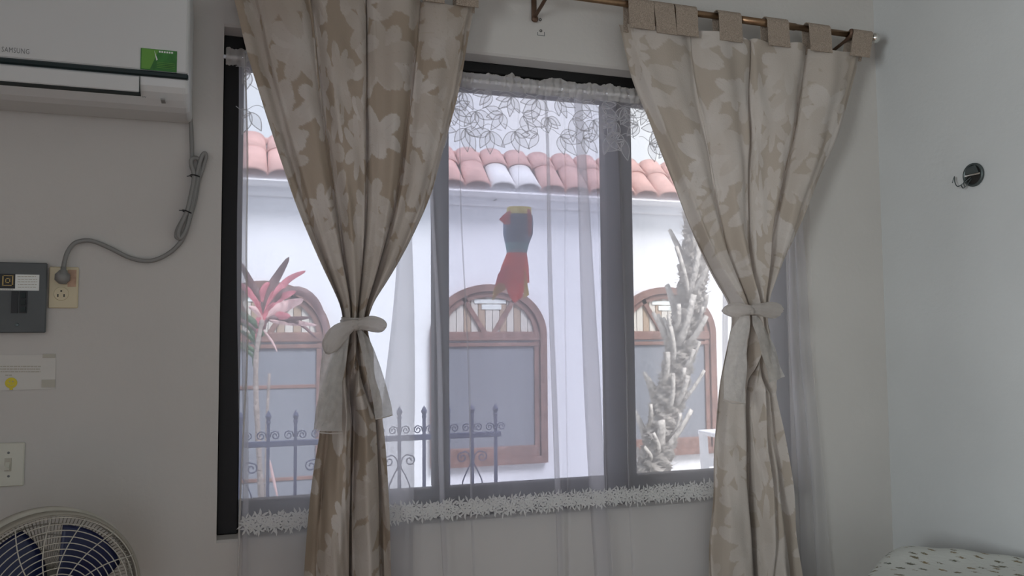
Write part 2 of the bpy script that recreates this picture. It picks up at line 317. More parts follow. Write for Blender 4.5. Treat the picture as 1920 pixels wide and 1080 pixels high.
def curtain(name, label, Lp, Rp, tie, Y, n, ztop, phase, warp, cols, rows, seed, zbot, hem_amp, mod, par=None, slit=.55, dm='damask'):
    zl, xl = edge(Lp, Y); zr, xr_ = edge(Rp, Y); ztie = P(*tie, Y).z
    s = np.linspace(0, 1, cols)[None, :]; v = np.linspace(0, 1, rows)[:, None]
    sw = s+warp*np.sin(2*np.pi*s+phase)*.5/np.pi*s*(1-s)*4
    zt_ = ztop(s)+hem_amp*np.abs(np.sin(np.pi*n*s+phase*.5)); z = zt_*(1-v)+zbot*v
    L_ = np.interp(z, zl, xl); R_ = np.interp(z, zr, xr_); Wd = R_-L_
    near = np.exp(-((z-ztie)/.17)**2); up = np.clip((z-ztie)/(ztop(0.5)-ztie), 0, 1); dn = np.clip((ztie-z)/.4, 0, 1)
    ph = 2*np.pi*n*(1-.42*np.clip((ztie-z)/.25, 0, 1))*sw+phase+.5*np.sin(3*z+seed)*up*.6
    amp = (.021+.020*np.clip(near, 0, 1)+.012*dn)*(.8+.3*np.sin(5*s*np.pi+seed)); k = .55+.5*up*(1-near)*mod+.75*near+.55*dn
    env = np.clip(np.minimum(s, 1-s)*8, 0, 1)
    x = L_+Wd*(sw+env*k*np.sin(ph)/(2*np.pi*n)*1.0)
    second = (.28*np.sin(2.3*ph+4*s+2*z)+.08*np.sin(5.1*ph+9*z))*(1-.5*dn)
    y = Y-amp*(np.cos(ph)+second*(1-near*.6))-.02*near*np.sin(np.pi*s)
    y += .004*np.sin(23*z+9*s)*np.sin(7*s*6+z*5)*(1-near)+.006*dn*np.sin(11*z+12*s)
    y += (.075*np.exp(-((s-slit-.02*np.sin(z*5))/.028)**4)+.03*np.exp(-((s-slit-.24+.03*np.sin(z*4))/.03)**2))*np.clip((ztie-.03-z)/.22, 0, 1)
    V = np.stack([x, y, z+0*x], -1)
    u = .625+(s-.5)*np.clip(2.4*Wd, .36, 1.25); at = leafmask(u, z+0*u, 1.25, 2.3, seed)
    o = grid(name, V, par, dm, attr=at); return o
YC = -.10
RODL, RODR = P(1100, 0, YC), P(1636, 68, YC); zrod = (RODL.z+RODR.z)/2
LC_L = [(415, -60), (440, 0), (462, 100), (490, 190), (525, 300), (560, 400), (600, 495), (632, 560), (646, 598), (640, 630), (612, 690), (600, 800), (583, 900), (573, 1000), (568, 1100), (560, 1500)]
LC_R = [(905, -40), (893, 0), (868, 150), (840, 260), (810, 370), (768, 460), (722, 540), (690, 585), (684, 602), (692, 640), (706, 700), (720, 800), (728, 900), (733, 1000), (737, 1100), (745, 1500)]
RC_L = [(1160, 10), (1170, 48), (1195, 150), (1235, 250), (1270, 340), (1313, 450), (1352, 525), (1382, 565), (1393, 580), (1388, 610), (1362, 700), (1350, 800), (1345, 900), (1342, 1000), (1340, 1100), (1336, 1500)]
RC_R = [(1622, 60), (1615, 110), (1600, 175), (1572, 260), (1532, 350), (1500, 430), (1465, 505), (1432, 565), (1424, 580), (1434, 610), (1450, 700), (1466, 800), (1486, 900), (1497, 1000), (1507, 1100), (1530, 1500)]
ZT = P(1612, 103, YC).z
lct = thing('curtain', 'beige leaf-patterned curtain panel tied back left of the middle pane', 'curtain', (P(672, 600, YC).x, YC, .03), 'heavy leaf-patterned curtains')
rct = thing('curtain', 'beige leaf-patterned curtain panel nearest the right wall, below the visible tabs', 'curtain', (P(1408, 600, YC).x, YC, .03), 'heavy leaf-patterned curtains')
curtain('curtain_cloth', None, LC_L, LC_R, (668, 602), YC, 4.4, lambda s: ZT-.012+0*s, .8, .55, 380, 760, 3, .04, .012, .9, lct, .62)
curtain('curtain_cloth', None, RC_L, RC_R, (1408, 580), YC, 4.0, lambda s: ZT-.004+0*s, 2.6, -.5, 380, 760, 8, .04, .014, 1.0, rct, .50, 'damask_pale')
def tab(x0, x1, par, tilt=0, drop=0):
    r = .016; mb = MB(); n = 14; zz = ZT-.014-drop
    def prof(off):
        pts = [(YC-r-off-.004, zz)]
        for k in range(n+1): w = math.pi*k/n; pts.append((YC-(r+off)*math.cos(w), zrod+(r+off)*math.sin(w)))
        pts.append((YC+r+off, zz)); return pts
    a, b = prof(0), prof(.0025); N = len(a); vs = []
    for x in (x0, x1):
        for (y, z) in a+b: vs.append((x+tilt*(zrod-z), y, z))
    fs = []
    for i in range(N-1):
        fs += [(i, i+1, 2*N+i+1, 2*N+i), (N+i, N+i+1, 3*N+i+1, 3*N+i), (i, i+1, N+i+1, N+i), (2*N+i, 2*N+i+1, 3*N+i+1, 3*N+i)]
    fs += [(0, N, 3*N, 2*N), (N-1, 2*N-1, 4*N-1, 3*N-1)]
    mb.add(vs, fs); return mb.build('tab', 'burlap', par)
for (a, b, t, d) in ((1174, 1221, 0, 0), (1222, 1259, .06, .006), (1262, 1302, 0, .004), (1342, 1384, 0, .004), (1432, 1472, 0, 0), (1510, 1550, 0, 0), (1592, 1628, -.25, 0)):
    tab(P(a, 40, YC).x, P(b, 40, YC).x, rct, t, d)
for (a, b) in ((432, 472), (500, 540), (575, 612), (650, 690), (730, 768), (795, 830), (852, 893)): tab(P(a, 0, YC).x, P(b, 0, YC).x, lct)
# rod
rx0 = -.09
rod = thing('curtain_rod', 'bronze curtain rod with round bright finial above the window', 'curtain rod', ((rx0+RODR.x)/2, YC, zrod-.012))
MB().tube([(rx0, YC, zrod), (RODR.x-.012, YC, zrod)], .0095, 16).build('rod', 'brass', rod, True)
MB().tube([(RODR.x-.5, YC, zrod), (RODR.x-.3, YC, zrod)], .0112, 16).build('rod_sleeve', 'brass', rod, True)
for xx, sg in ((RODR.x, 1), (rx0-.012, -1)):
    q = [(0.0, -.016), (.006, -.015), (.011, -.012), (.006, -.009)]+[(.0165*math.sin(math.pi*k/10)+.0004, .009-.0165*math.cos(math.pi*k/10)) for k in range(1, 11)]
    MB().lathe((xx, YC, zrod), (sg, 0, 0), q, 20).build('finial', 'chrome', rod, True)
def bracket(px, py):
    x = P(px, 30, YC).x; mb = MB(); mb.box((x-.008, -.006, zrod-.045), (x+.008, -.001, zrod+.02), .002)
    mb.tube(catmull([(x, -.004, zrod-.035), (x, -.03, zrod-.030), (x, -.07, zrod-.022), (x, YC, zrod-.014), (x, YC-.016, zrod-.004), (x, YC-.017, zrod+.01)]), .0055, 8)
    mb.lathe((x, -.008, zrod-.04), (0, -1, 0), [(0, 0), (.010, 0), (.011, .003), (.007, .006), (0, .007)], 12)
    return mb
bracket(1024, 5).build('bracket', 'darkbrass', rod, True); bracket(1588, 70).build('bracket', 'darkbrass', rod, True); bracket(470, 5).build('bracket', 'darkbrass', rod, True)
# old anchor marks under the bracket
for (px, py) in ((1013, 37), (1014, 58)):
    c = P(px, py, 0); o = MB().lathe(c+Vector((0, -.0008, 0)), (0, -1, 0), [(.004, -.002), (.0042, .0005), (.0028, .0006), (.0025, -.001), (0, -.001)], 12).build('screw_hole', 'hole')
    tag(o, 'small dark %s screw hole in the wall below the curtain rod bracket' % ('upper' if py == 37 else 'lower'), 'screw hole')
mb = MB()
mb.prism([P(a, b, -.0008) for a, b in ((1007.6, 60), (1008.5, 60.1), (1008.8, 65.3), (1020.6, 66.6), (1020.2, 60), (1021.2, 60.1), (1021.6, 67.6), (1007.8, 66.2))], (0, .0012, 0))
tag(mb.build('paint_scar', 'greyprint'), 'faint rectangular scar of a removed bracket around two screw holes', 'wall mark')
# ------------------------------------------------------------------ tiebacks
def strip(pts, Y, cols=9, curl=.006, name='tail', m='organza_tail', par=None, rip=.003, seed=0):
    # pts: (px, py, half width px x, dz px tilt)
    A = catmull([Vector((p[0], p[1], p[2])) for p in pts], 8); T = catmull([Vector((p[3] if len(p) > 3 else 0, 0, 0)) for p in pts], 8)
    V = np.zeros((len(A), cols, 3))
    for i, a in enumerate(A):
        for j in range(cols):
            t = 2*j/(cols-1)-1; w = P(a.x+a.z*t, a.y+T[i].x*t, Y)
            V[i, j] = (w.x, w.y-curl*(1-t*t)+rip*math.sin(i*.45+j*1.3+seed)-.0015*math.sin(3*t*3+seed), w.z)
    return grid(name, V, par, m)
def loop(pts, Y, name, par, thick=.014):
    A = catmull([Vector((p[0], p[1], p[2])) for p in pts], 7); n = 20; V = np.zeros((len(A), n+1, 3))
    for i, a in enumerate(A):
        f = min(1, (i+1)/5, (len(A)-i)/4)
        d = (A[min(i+1, len(A)-1)]-A[max(i-1, 0)]); d.z = 0; d.normalize(); nx, ny = -d.y, d.x
        for j in range(n+1):
            w = 2*math.pi*j/n; h = a.z*math.cos(w); q = P(a.x+nx*h, a.y+ny*h, Y); V[i, j] = (q.x, q.y-thick*f*math.sin(w)+.0028*f*math.sin(7*w+i*.25), q.z)
    return grid(name, V, par, 'organza')
def knotband(c0, halfw, par, Y, dy):
    c = P(*c0, Y); V = np.zeros((9, 33, 3)); hw = (P(c0[0]+halfw, c0[1], Y)-c).length
    for i in range(9):
        z = c.z+(i/8-.5)*.024
        for j in range(33):
            w = 2*math.pi*j/32; b = .004*math.sin(math.pi*i/8)+.0016*math.sin(i*2.2+j*.7); V[i, j] = (c.x+(hw+b)*math.cos(w), Y+.0+(dy+b)*math.sin(w), z+.004*math.sin(w))
    return grid('band', V, par, 'organza')
t = thing('curtain_tieback', 'cream organza bow on the left curtain with one drooping loop', 'curtain tie', P(668, 790, -.15), 'organza bows around the curtains')
YT = -.172
knotband((666, 603), 24, t, YC-.01, .05)
loop([(662, 612, 9), (678, 608, 11), (696, 607, 15), (712, 610, 14), (721, 612, 9), (724, 613, 2)], YT, 'loop', t)
loop([(672, 606, 8), (655, 612, 12), (637, 624, 18), (624, 640, 19), (617, 654, 14), (613, 664, 3)], YT, 'loop', t)
MB().lathe(P(667, 609, YT-.006), (0, -1, .1), [(0, -.008), (.011, -.006), (.014, 0), (.010, .006), (0, .009)], 14).build('knot', 'organza', t, True)
strip([(640, 618, 10), (628, 640, 16), (622, 680, 20), (620, 730, 22), (619, 770, 23), (617, 808, 24, 0)], YT+.003, par=t, seed=1)
strip([(650, 615, 8), (640, 650, 12), (628, 700, 18), (614, 750, 18), (600, 800, 12, -6)], YT+.008, par=t, seed=2, rip=.005)
strip([(672, 615, 5), (684, 640, 10), (697, 680, 14), (708, 720, 15), (716, 755, 17), (720, 781, 16, -4)], YT+.012, par=t, seed=3)
MB().tube([P(598, 811, YT), P(620, 813, YT-.006), P(642, 812, YT)], .0016, 6).build('hem', 'organza', t); MB().tube([P(704, 786, YT+.008), P(720, 783, YT+.004), P(736, 778, YT+.01)], .0016, 6).build('hem', 'organza', t)
t = thing('curtain_tieback', 'cream organza bow on the right curtain with two level loops', 'curtain tie', P(1408, 740, -.15), 'organza bows around the curtains')
knotband((1408, 581), 19, t, YC-.01, .05)
loop([(1412, 581, 8), (1395, 581, 11), (1380, 581, 14), (1366, 582, 11), (1360, 583, 6), (1357, 584, 1)], YT, 'loop', t)
loop([(1404, 581, 8), (1422, 580, 11), (1440, 581, 15), (1454, 582, 15), (1461, 583, 11), (1464, 584, 2)], YT, 'loop', t)
MB().lathe(P(1409, 583, YT-.006), (0, -1, .1), [(0, -.008), (.010, -.006), (.012, 0), (.009, .006), (0, .009)], 14).build('knot', 'organza', t, True)
strip([(1396, 592, 10), (1388, 620, 16), (1381, 660, 19), (1378, 710, 21), (1376, 752, 21, 4)], YT+.003, par=t, seed=4)
strip([(1414, 592, 5), (1424, 615, 10), (1436, 645, 13), (1447, 680, 14), (1456, 712, 14, -6)], YT+.012, par=t, seed=5)
MB().tube([P(1355, 750, YT), P(1376, 757, YT-.006), P(1397, 757, YT)], .0014, 6).build('hem', 'organza', t)
# ------------------------------------------------------------------ sheer curtain
YS = -.028
sh = thing('sheer_curtain', 'white sheer net curtain with leaf lace bands hanging over the whole window', 'sheer curtain', (P(980, 600, YS).x, YS, .3))
SZT = P(860, 137, YS).z; SZB = .32
z_lo, z_hi = P(900, 1080, YS).z, SZT
def fx(top, bot, ytop, ybot): # x as a function of z through two pixels
    a, b = P(top, ytop, YS), P(bot, ybot, YS); return lambda z: a.x+(b.x-a.x)*(a.z-z)/(a.z-b.z)
FO = [(fx(458, 459, 150, 900), .006), (fx(760, 742, 400, 950), None), (fx(812, 829, 400, 900), .007), (fx(866, 888, 330, 1000), .0025), (fx(1024, 1046, 190, 950), .008), (fx(1057, 1065, 190, 950), .002),
      (fx(1084, 1122, 190, 950), .021), (fx(1113, 1138, 250, 950), .002), (fx(1160, 1180, 230, 950), .0025), (fx(1372, 1352, 300, 950), .012), (fx(1478, 1500, 480, 950), .010), (fx(1490, 1522, 480, 950), .006)]
XE0 = fx(446, 446, 150, 950); XE1 = fx(1486, 1546, 250, 900)
rows = 160; zs = np.linspace(SZT, SZB, rows); V = []
for i, z in enumerate(zs):
    br = [(XE0(z), 0)]
    tt = (SZT-z)/(SZT-SZB)
    for f, w in FO:
        c = f(z); w_ = (.008+.034*min(1, tt*1.6)) if w is None else w
        w_ *= (.6+.6*min(1, tt*2))
        br += [(c+w_, -1), (c-w_, 1), (c+w_, 2)]
    br += [(XE1(z), 0)]
    pts = []
    for k in range(len(br)-1):
        (xa_, da), (xb_, db) = br[k], br[k+1]; n = 4 if k % 3 else 14
        for j in range(n): q = j/n; pts.append((xa_+(xb_-xa_)*q, da+(db-da)*(q*q*(3-2*q))))
    pts.append((br[-1][0], 0)); a = np.array(pts)
    y = YS-.0035*a[:, 1]+.006*np.sin(a[:, 0]*21+z*1.2)+.003*np.sin(a[:, 0]*53+2)-.0035*np.sin(z*9+a[:, 0]*3)
    V.append(np.stack([a[:, 0]+.0025*np.sin(z*7+a[:, 0]*9), y, 0*a[:, 0]+z], -1))
grid('voile', np.array(V), sh, 'sheer')
# gathered header
hz1, hz0 = SZT+.004, P(860, 163, YS).z-.002; xh0, xh1 = P(424, 85, YS).x, P(1500, 200, YS).x
nc = 1400; s_ = np.linspace(0, 1, nc); rows_ = []
rag = np.convolve(rng.rand(nc+8), np.ones(9)/9, 'valid'); rag2 = np.interp(s_, np.linspace(0, 1, 60), rng.rand(60))
for i in range(9):
    q = i/8; zt2 = hz1+.014*(rag-.35)+.010*(rag2-.5); z = zt2*(1-q)+hz0*q+.0035*(rng.rand(nc)-.5)*(q > .9)
    y = YS-.006-.004*np.sin(s_*nc*.33+q*1.1)*(1-abs(q-.5))-.003*np.sin(s_*nc*.117)-.006*(abs(q-.45) < .2)
    rows_.append(np.stack([xh0+(xh1-xh0)*s_, y, z], -1))
grid('gathered_header', np.array(rows_), sh, 'header')
MB().tube([(xh0-.006, YS-.002, (hz0+hz1)/2), (xh1+.02, YS-.002, (hz0+hz1)/2)], .005, 8).build('tension_rod', 'whitepaint', sh, True)
# embroidery
def motif(cx, cz, R_, a0, nl, seed):
    r = np.random.RandomState(seed); out = []
    ang = np.linspace(-.95, .95, nl)+a0
    for k, a in enumerate(ang):
        L_ = R_*(.85+.3*r.rand())*(1-.12*abs(k-(nl-1)/2)); w = R_*.20; pts = []
        bend = (r.rand()-.5)*.5
        for q in list(np.linspace(0, 1, 9)): pts.append((q, math.sin(math.pi*q**.8)*w))
        for q in list(np.linspace(1, 0, 9)): pts.append((q, -math.sin(math.pi*q**.8)*w))
        poly = []
        for q, s in pts:
            aa = a+bend*q; poly.append((cx+math.cos(aa)*L_*q-math.sin(aa)*s, cz+math.sin(aa)*L_*q+math.cos(aa)*s))
        out.append(poly)
    return out
emb = MB(); fil = MB(); x0e, x1e = P(470, 200, YS).x, P(1345, 200, YS).x; ztop_e = hz0-.004
xcl = P(454, 200, YS).x; k = 0; x = x0e; YE = YS-.016
def ribbon(mb, poly, hw=.0014, y=YE):
    n = len(poly); vs = []
    for i in range(n):
        a, b = poly[max(i-1, 0)], poly[min(i+1, n-1)]; dx, dz = b[0]-a[0], b[1]-a[1]; l = math.hypot(dx, dz) or 1; nx, nz_ = -dz/l*hw, dx/l*hw
        vs += [(poly[i][0]+nx, y, poly[i][1]+nz_), (poly[i][0]-nx, y, poly[i][1]-nz_)]
    mb.add(vs, [(2*i, 2*i+1, 2*i+3, 2*i+2) for i in range(n-1)])
while x < x1e:
    for row in range(3):
        cx = x+(.035 if row % 2 else 0)+(random.random()-.5)*.014; cz = ztop_e-.012-row*.050+(random.random()-.5)*.008
        a0 = random.choice([-1.9, -1.3, -.6, -2.5, -.2, -2.9]); R_ = .052+.018*random.random(); nl = random.choice([3, 4, 4])
        for poly in motif(cx, cz, R_, a0, nl, k):
            poly = [(max(p[0], xcl), min(p[1], ztop_e)) for p in poly]; ribbon(emb, poly)
            n = len(poly); fil.add([(p[0], YE+.003, p[1]) for p in poly], [tuple(range(n))])
        k += 1
        st = [(cx-.035+.014*j, cz+.008*math.sin(j*1.3+k)+.012) for j in range(6)]; st = [(p[0], min(p[1], ztop_e)) for p in st]
        cs = catmull([Vector((p[0], 0, p[1])) for p in st], 5); ribbon(emb, [(c.x, c.z) for c in cs], .0009)
    x += .070
tag(emb.build('leaf_embroidery', 'thread', sh), kind='stuff'); tag(fil.build('leaf_applique', 'veil2', sh), kind='stuff')
lz = (P(500, 982, YS).z+P(1240, 919, YS).z)/2; lb = MB()
x = x0e
while x < P(1350, 900, YS).x:
    for row in range(3):
        cx = x+(random.random()-.5)*.01; cz = lz+(row-1)*.012+(random.random()-.5)*.008; base = random.random()*6.28
        for j in range(6):
            a = base+j*1.047+(random.random()-.5)*.4; L_ = .013+.009*random.random(); w = .0019+.0010*random.random(); yy = YS-.014-.002*random.random()
            c_, s2 = math.cos(a), math.sin(a)
            vs = [(cx, yy, cz)]
            for q, ww in ((.3, .8), (.6, 1), (1, 0), (.6, -1), (.3, -.8)): vs.append((cx+c_*L_*q-s2*w*ww, yy-.002*q, cz+s2*L_*q+c_*w*ww))
            lb.add(vs, [tuple(range(6))])
    x += .0125
tag(lb.build('leaf_lace_trim', 'lace', sh), kind='stuff')
MB().tube(catmull([P(459, 100, YS-.012), P(462, 200, YS-.012), P(464, 300, YS-.012), P(462, 480, YS-.012), P(464, 640, YS-.012), P(459, 760, YS-.012), P(452, 900, YS-.012), P(446, 1080, YS-.012)]), .0022, 6).build('edge_hem', 'header', sh, True)
# ------------------------------------------------------------------ air conditioner
YA = -.195
axr = P(354, 148, YA).x; axl = axr-.86
zs1 = P(300, 135.5, YA).z; zs0 = P(300, 145.5, YA).z           # dark strip
zlo = P(300, 203, -.15).z; zlip = P(300, 172, YA+.01).z; ztopa = zs1+.235
ac = thing('air_conditioner', 'white wall-mounted split air conditioner left of the window', 'air conditioner', ((axr+axl)/2, 0, zlo))
def acprof(mb, x0, x1, prof):
    n = len(prof); vs = [(x, y, z) for x in (x0, x1) for (y, z) in prof]
    mb.add(vs, [tuple(range(n)), tuple(range(2*n-1, n-1, -1))]+[(i, (i+1) % n, n+(i+1) % n, n+i) for i in range(n)])
pf = [(-.002, ztopa-.01), (-.09, ztopa), (-.15, ztopa-.004), (-.18, ztopa-.02), (YA+.002, ztopa-.05), (YA+.002, zs0-.001), (YA+.006, zlip+.012), (YA+.014, zlip), (YA+.03, zlip-.012), (-.145, zlo+.006), (-.12, zlo), (-.002, zlo+.004)]
b_ = MB(); acprof(b_, axl, axr, pf); body = b_.build('casing', 'ac', ac)
bv = body.modifiers.new('round', 'BEVEL'); bv.width = .012; bv.segments = 4; bv.limit_method = 'ANGLE'; bv.angle_limit = math.radians(60)
MB().box((axl+.004, YA-.004, zs1), (axr-.003, YA+.05, ztopa-.045), .004).build('front_panel', 'ac', ac)
MB().box((axl+.002, YA-.006, zs0), (axr-.001, YA+.06, zs1+.0006), .003).build('trim_strip', 'acdark', ac)
xlv = P(261, 160, YA).x; zl0 = P(200, 168, YA).z
mb = MB(); mb.box((axl+.03, YA-.003, zl0), (xlv, YA+.03, zs0-.002), .002); mb.build('louver', 'ac', ac)
mb = MB(); mb.box((axl+.028, YA-.0008, zl0-.0016), (xlv+.0014, YA+.03, zl0-.0002)); mb.box((xlv+.0004, YA-.0008, zl0-.0016), (xlv+.0014, YA+.03, zs0)); mb.build('louver_gap', 'gap', ac)
mb = MB(); mb.box((P(301, 185, YA).x, YA+.001, P(301, 184, YA).z), (P(309, 185, YA).x, YA+.03, P(301, 187, YA).z)); mb.build('indicator', 'cord', ac)
def text(s, w_px0, w_px1, py_, Y, m, name, par, bold=0, h=None, front='y'):
    cu = bpy.data.curves.new(name, 'FONT'); cu.body = s; cu.size = .1; cu.extrude = .0; cu.offset = bold; cu.resolution_u = 2; cu.space_character = 1.12
    ob = bpy.data.objects.new('tmp_text', cu); COL.objects.link(ob); bpy.context.view_layer.update()
    dg = bpy.context.evaluated_depsgraph_get(); me = bpy.data.meshes.new_from_object(ob.evaluated_get(dg)); bpy.data.objects.remove(ob)
    a = np.zeros(len(me.vertices)*3); me.vertices.foreach_get('co', a); a = a.reshape(-1, 3); lo, hi = a.min(0), a.max(0)
    x0, x1 = P(w_px0, py_, Y).x, P(w_px1, py_, Y).x; z0 = P(w_px0, py_, Y).z; sx = (x1-x0)/(hi[0]-lo[0]); hh = h or sx*(hi[1]-lo[1]); sz = hh/(hi[1]-lo[1])
    b = np.stack([(a[:, 0]-lo[0])*sx, np.zeros(len(a)), (a[:, 1]-lo[1])*sz], -1); me.vertices.foreach_set('co', b.ravel()); me.update(); me.materials.clear(); me.materials.append(M[m])
    return _link(bpy.data.objects.new(name, me), (x0, Y, z0), par)
text('SAMSUNG', 3, 55, 97, YA-.0046, 'greyprint', 'lettering', ac, 0, .0115)
text('INV', 266, 274, 183, YA-.0008, 'greyprint', 'lettering', ac, .002, .004)
# green sticker
g0, g1 = P(263, 134, YA-.005), P(332, 98, YA-.005); g0.z = zs1+.0045; g1.z = P(297, 93, YA-.005).z-.003
st = MB(); st.box((g0.x, YA-.0058, g0.z-.003), (g1.x, YA-.004, g1.z+.003)); sti = st.build('energy_sticker', 'green', ac)
mb = MB(); yq = YA-.0063
mb.add([(g0.x+.002, yq, g0.z-.001), (g0.x+.02, yq, g0.z-.001), (g0.x+.038, yq, g1.z+.002), (g0.x+.002, yq, g1.z+.002)], [(0, 1, 2, 3)])
mb.m = 1; mb.add([(g0.x+.028, yq-.0002, g1.z+.000), (g0.x+.036, yq-.0002, g0.z+.022), (g0.x+.033, yq-.0002, g0.z+.020)], [(0, 1, 2)])
for j in range(6):
    xq = g0.x+.038+j*.0052; mb.add([(xq, yq-.0002, g1.z-.004), (xq+.0036, yq-.0002, g1.z-.004), (xq+.0036, yq-.0002, g1.z), (xq, yq-.0002, g1.z)], [(0, 1, 2, 3)])
mb.m = 0
for j in range(4):
    zq = g0.z+.004+j*.004; mb.add([(g0.x+.034, yq-.0002, zq), (g1.x-.004, yq-.0002, zq-.001), (g1.x-.004, yq-.0002, zq), (g0.x+.034, yq-.0002, zq+.001)], [(0, 1, 2, 3)])
mb.build('sticker_print', ['green2', 'offwhite'], sti)
# power cord
path = [(348, 196, .05), (353, 206, .02), (358, 235, .008), (360, 290, .008), (359, 312, .01), (366, 332, .012), (360, 372, .012), (348, 402, .012), (333, 430, .012), (331, 444, .013), (340, 446, .016), (351, 425, .018), (357, 395, .02), (365, 345, .02), (371, 318, .02), (378, 294, .02),
        (384, 287, .018), (386, 295, .014), (381, 312, .012), (372, 340, .010), (366, 375, .010), (358, 402, .010), (350, 430, .010), (341, 449, .012), (334, 438, .02), (341, 418, .024), (351, 395, .026), (359, 360, .026), (364, 330, .026), (358, 305, .024), (362, 297, .022), (370, 297, .018), (374, 305, .014),
        (372, 325, .016), (368, 350, .018), (362, 380, .018), (357, 405, .018), (349, 432, .014), (338, 455, .010), (318, 474, .008), (292, 487, .008), (268, 489, .008), (240, 482, .008), (210, 467, .008), (180, 454, .008), (160, 451, .010), (140, 456, .014), (127, 472, .02), (121, 490, .026), (119, 504, .028)]
cord = thing('power_cord', 'grey power cord of the air conditioner, bundled, curving down to the outlet', 'power cord', P(119, 530, -.01))
MB().tube(catmull([P(x, y, -d-.004) for x, y, d in path], 5), .0052, 10).build('cable', 'cord', cord, True)
for (px, py, w, an) in ((365.5, 331, 9, 3), (351, 398, 9, 7)):
    a, b = P(px-w, py-an*.5, -.016), P(px+w, py+an*.5, -.016); mb = MB(); pts = []
    for k in range(21):
        q = 2*math.pi*k/20; c = (a+b)/2+(b-a)*.5*math.cos(q); c.y = -.018-.017*math.sin(q); pts.append(c)
    mb.tube(pts, .0016, 6); mb.tube([a, a+(a-b)*.35+Vector((0, 0, -.003))], .0012, 5); mb.build('cable_tie', 'black', cord)
pc = P(118, 520, -.03); mb = MB()
mb.lathe(P(119, 500, -.032), (0, 0, -1), [(.0, 0), (.006, 0), (.0062, .008), (.009, .009), (.009, .014), (.012, .018)], 14)
q0, q1 = P(104, 533, -.01), P(134, 512, -.01); mb.box((q0.x+.002, -.042, q0.z), (q1.x-.001, -.007, q1.z+.004), .009); mb.build('plug', 'cord', cord, True)
# outlet plate
o0, o1 = P(90, 578, -.004), P(148, 501, -.004)
pl = thing('wall_outlet', 'ivory wall outlet plate beside the grey breaker box', 'outlet', ((o0.x+o1.x)/2, 0, o0.z))
MB().box((o0.x, -.006, o0.z), (o1.x, -.001, o1.z), .003).build('cover_plate', 'ivory', pl)
cx = (P(116, 550, 0)).x; cz = P(116, 551, 0).z
MB().lathe((cx, -.006, cz), (0, -1, 0), [(.0, .002), (.0155, .002), (.0165, 0)][::-1], 20).build('socket_face', 'ivory', pl)
mb = MB(); z5 = P(116, 554.5, 0).z
for dx in (-.0068, .0062): mb.box((cx+dx-.0013, -.0085, z5-.0035), (cx+dx+.0013, -.0075, z5+.0035))
mb.lathe((cx, -.0082, P(116, 546, 0).z), (0, -1, 0), [(.0022, -.001), (.0022, .0004), (0, .0004)], 10); mb.build('slots', 'black', pl)
mb = MB(); mb.box((P(128, 520, 0).x, -.0066, P(128, 538, 0).z), (P(144, 520, 0).x, -.0055, P(128, 506, 0).z), .0004); mb.build('scorch_mark', 'scorch', pl)
# breaker panel
e1 = P(89, 493, -.02); e0 = P(85, 624, -.02); ex0 = e1.x-.24
bp_ = thing('breaker_box', 'dark grey steel breaker box cover at the left edge, left of the outlet', 'breaker box', ((ex0+e1.x)/2, 0, e0.z))
MB().box((ex0+.006, -.014, e0.z+.004), (e1.x-.006, -.001, e1.z-.004)).build('back_box', 'steel', bp_); MB().box((ex0, -.020, e0.z), (e1.x, -.0135, e1.z), .0025).build('cover', 'steel', bp_)
def rect(mb, x0, y0_, x1, y1_, Y, th=.0012):
    a, b = P(x0, y0_, Y), P(x1, y1_, Y); mb.box((a.x, Y-th, min(a.z, b.z)), (b.x, Y+.001, max(a.z, b.z)))
lab = MB(); rect(lab, -4, 514, 73, 545, -.0205, .0004); lb_ = lab.build('maker_label', 'offwhite', bp_)
mb = MB(); rect(mb, -4, 513, 28, 541, -.0212, .0004); mb.m = 1
def sq(mb, cx_, cy_, h, w, Y):
    for (a, b, c, d) in ((cx_-h, cy_-h, cx_+h, cy_-h+w), (cx_-h, cy_+h-w, cx_+h, cy_+h), (cx_-h, cy_-h, cx_-h+w, cy_+h), (cx_+h-w, cy_-h, cx_+h, cy_+h)): rect(mb, a, b, c, d, Y, .0003)
sq(mb, 14.5, 526, 10, 1.8, -.0218); sq(mb, 14.5, 526, 4.6, 1.7, -.0218)
mb.build('emblem', ['black', 'gold'], lb_)
mb = MB()
for j in range(5):
    x = 32+random.random()*2; yy = 518+j*5
    while x < 68:
        w = 2+5*random.random(); rect(mb, x, yy, min(x+w, 70), yy+1.3, -.0209, .0003); x += w+1.3
x = 0
while x < 24: rect(mb, x, 542.2, x+2.2, 543.6, -.0209, .0003); x += 3.2
mb.build('small_print', 'tape', lb_)
for i, (x0, x1) in enumerate(((22, 33), (37, 50))):
    mb = MB(); rect(mb, x0, 546, x1, 587, -.0215, .002); br_ = mb.build('breaker_slot', 'black', bp_)
for yy in (549, 562, 575): mb = MB(); rect(mb, 39, yy, 48, yy+10, -.0235, .004); mb.build('breaker_switch', 'gap', bp_)
MB().lathe(P(32, 609, -.020), (0, -1, 0), [(.004, 0), (.0035, .002), (0, .0025)], 12).build('screw', 'boxmetal', bp_)
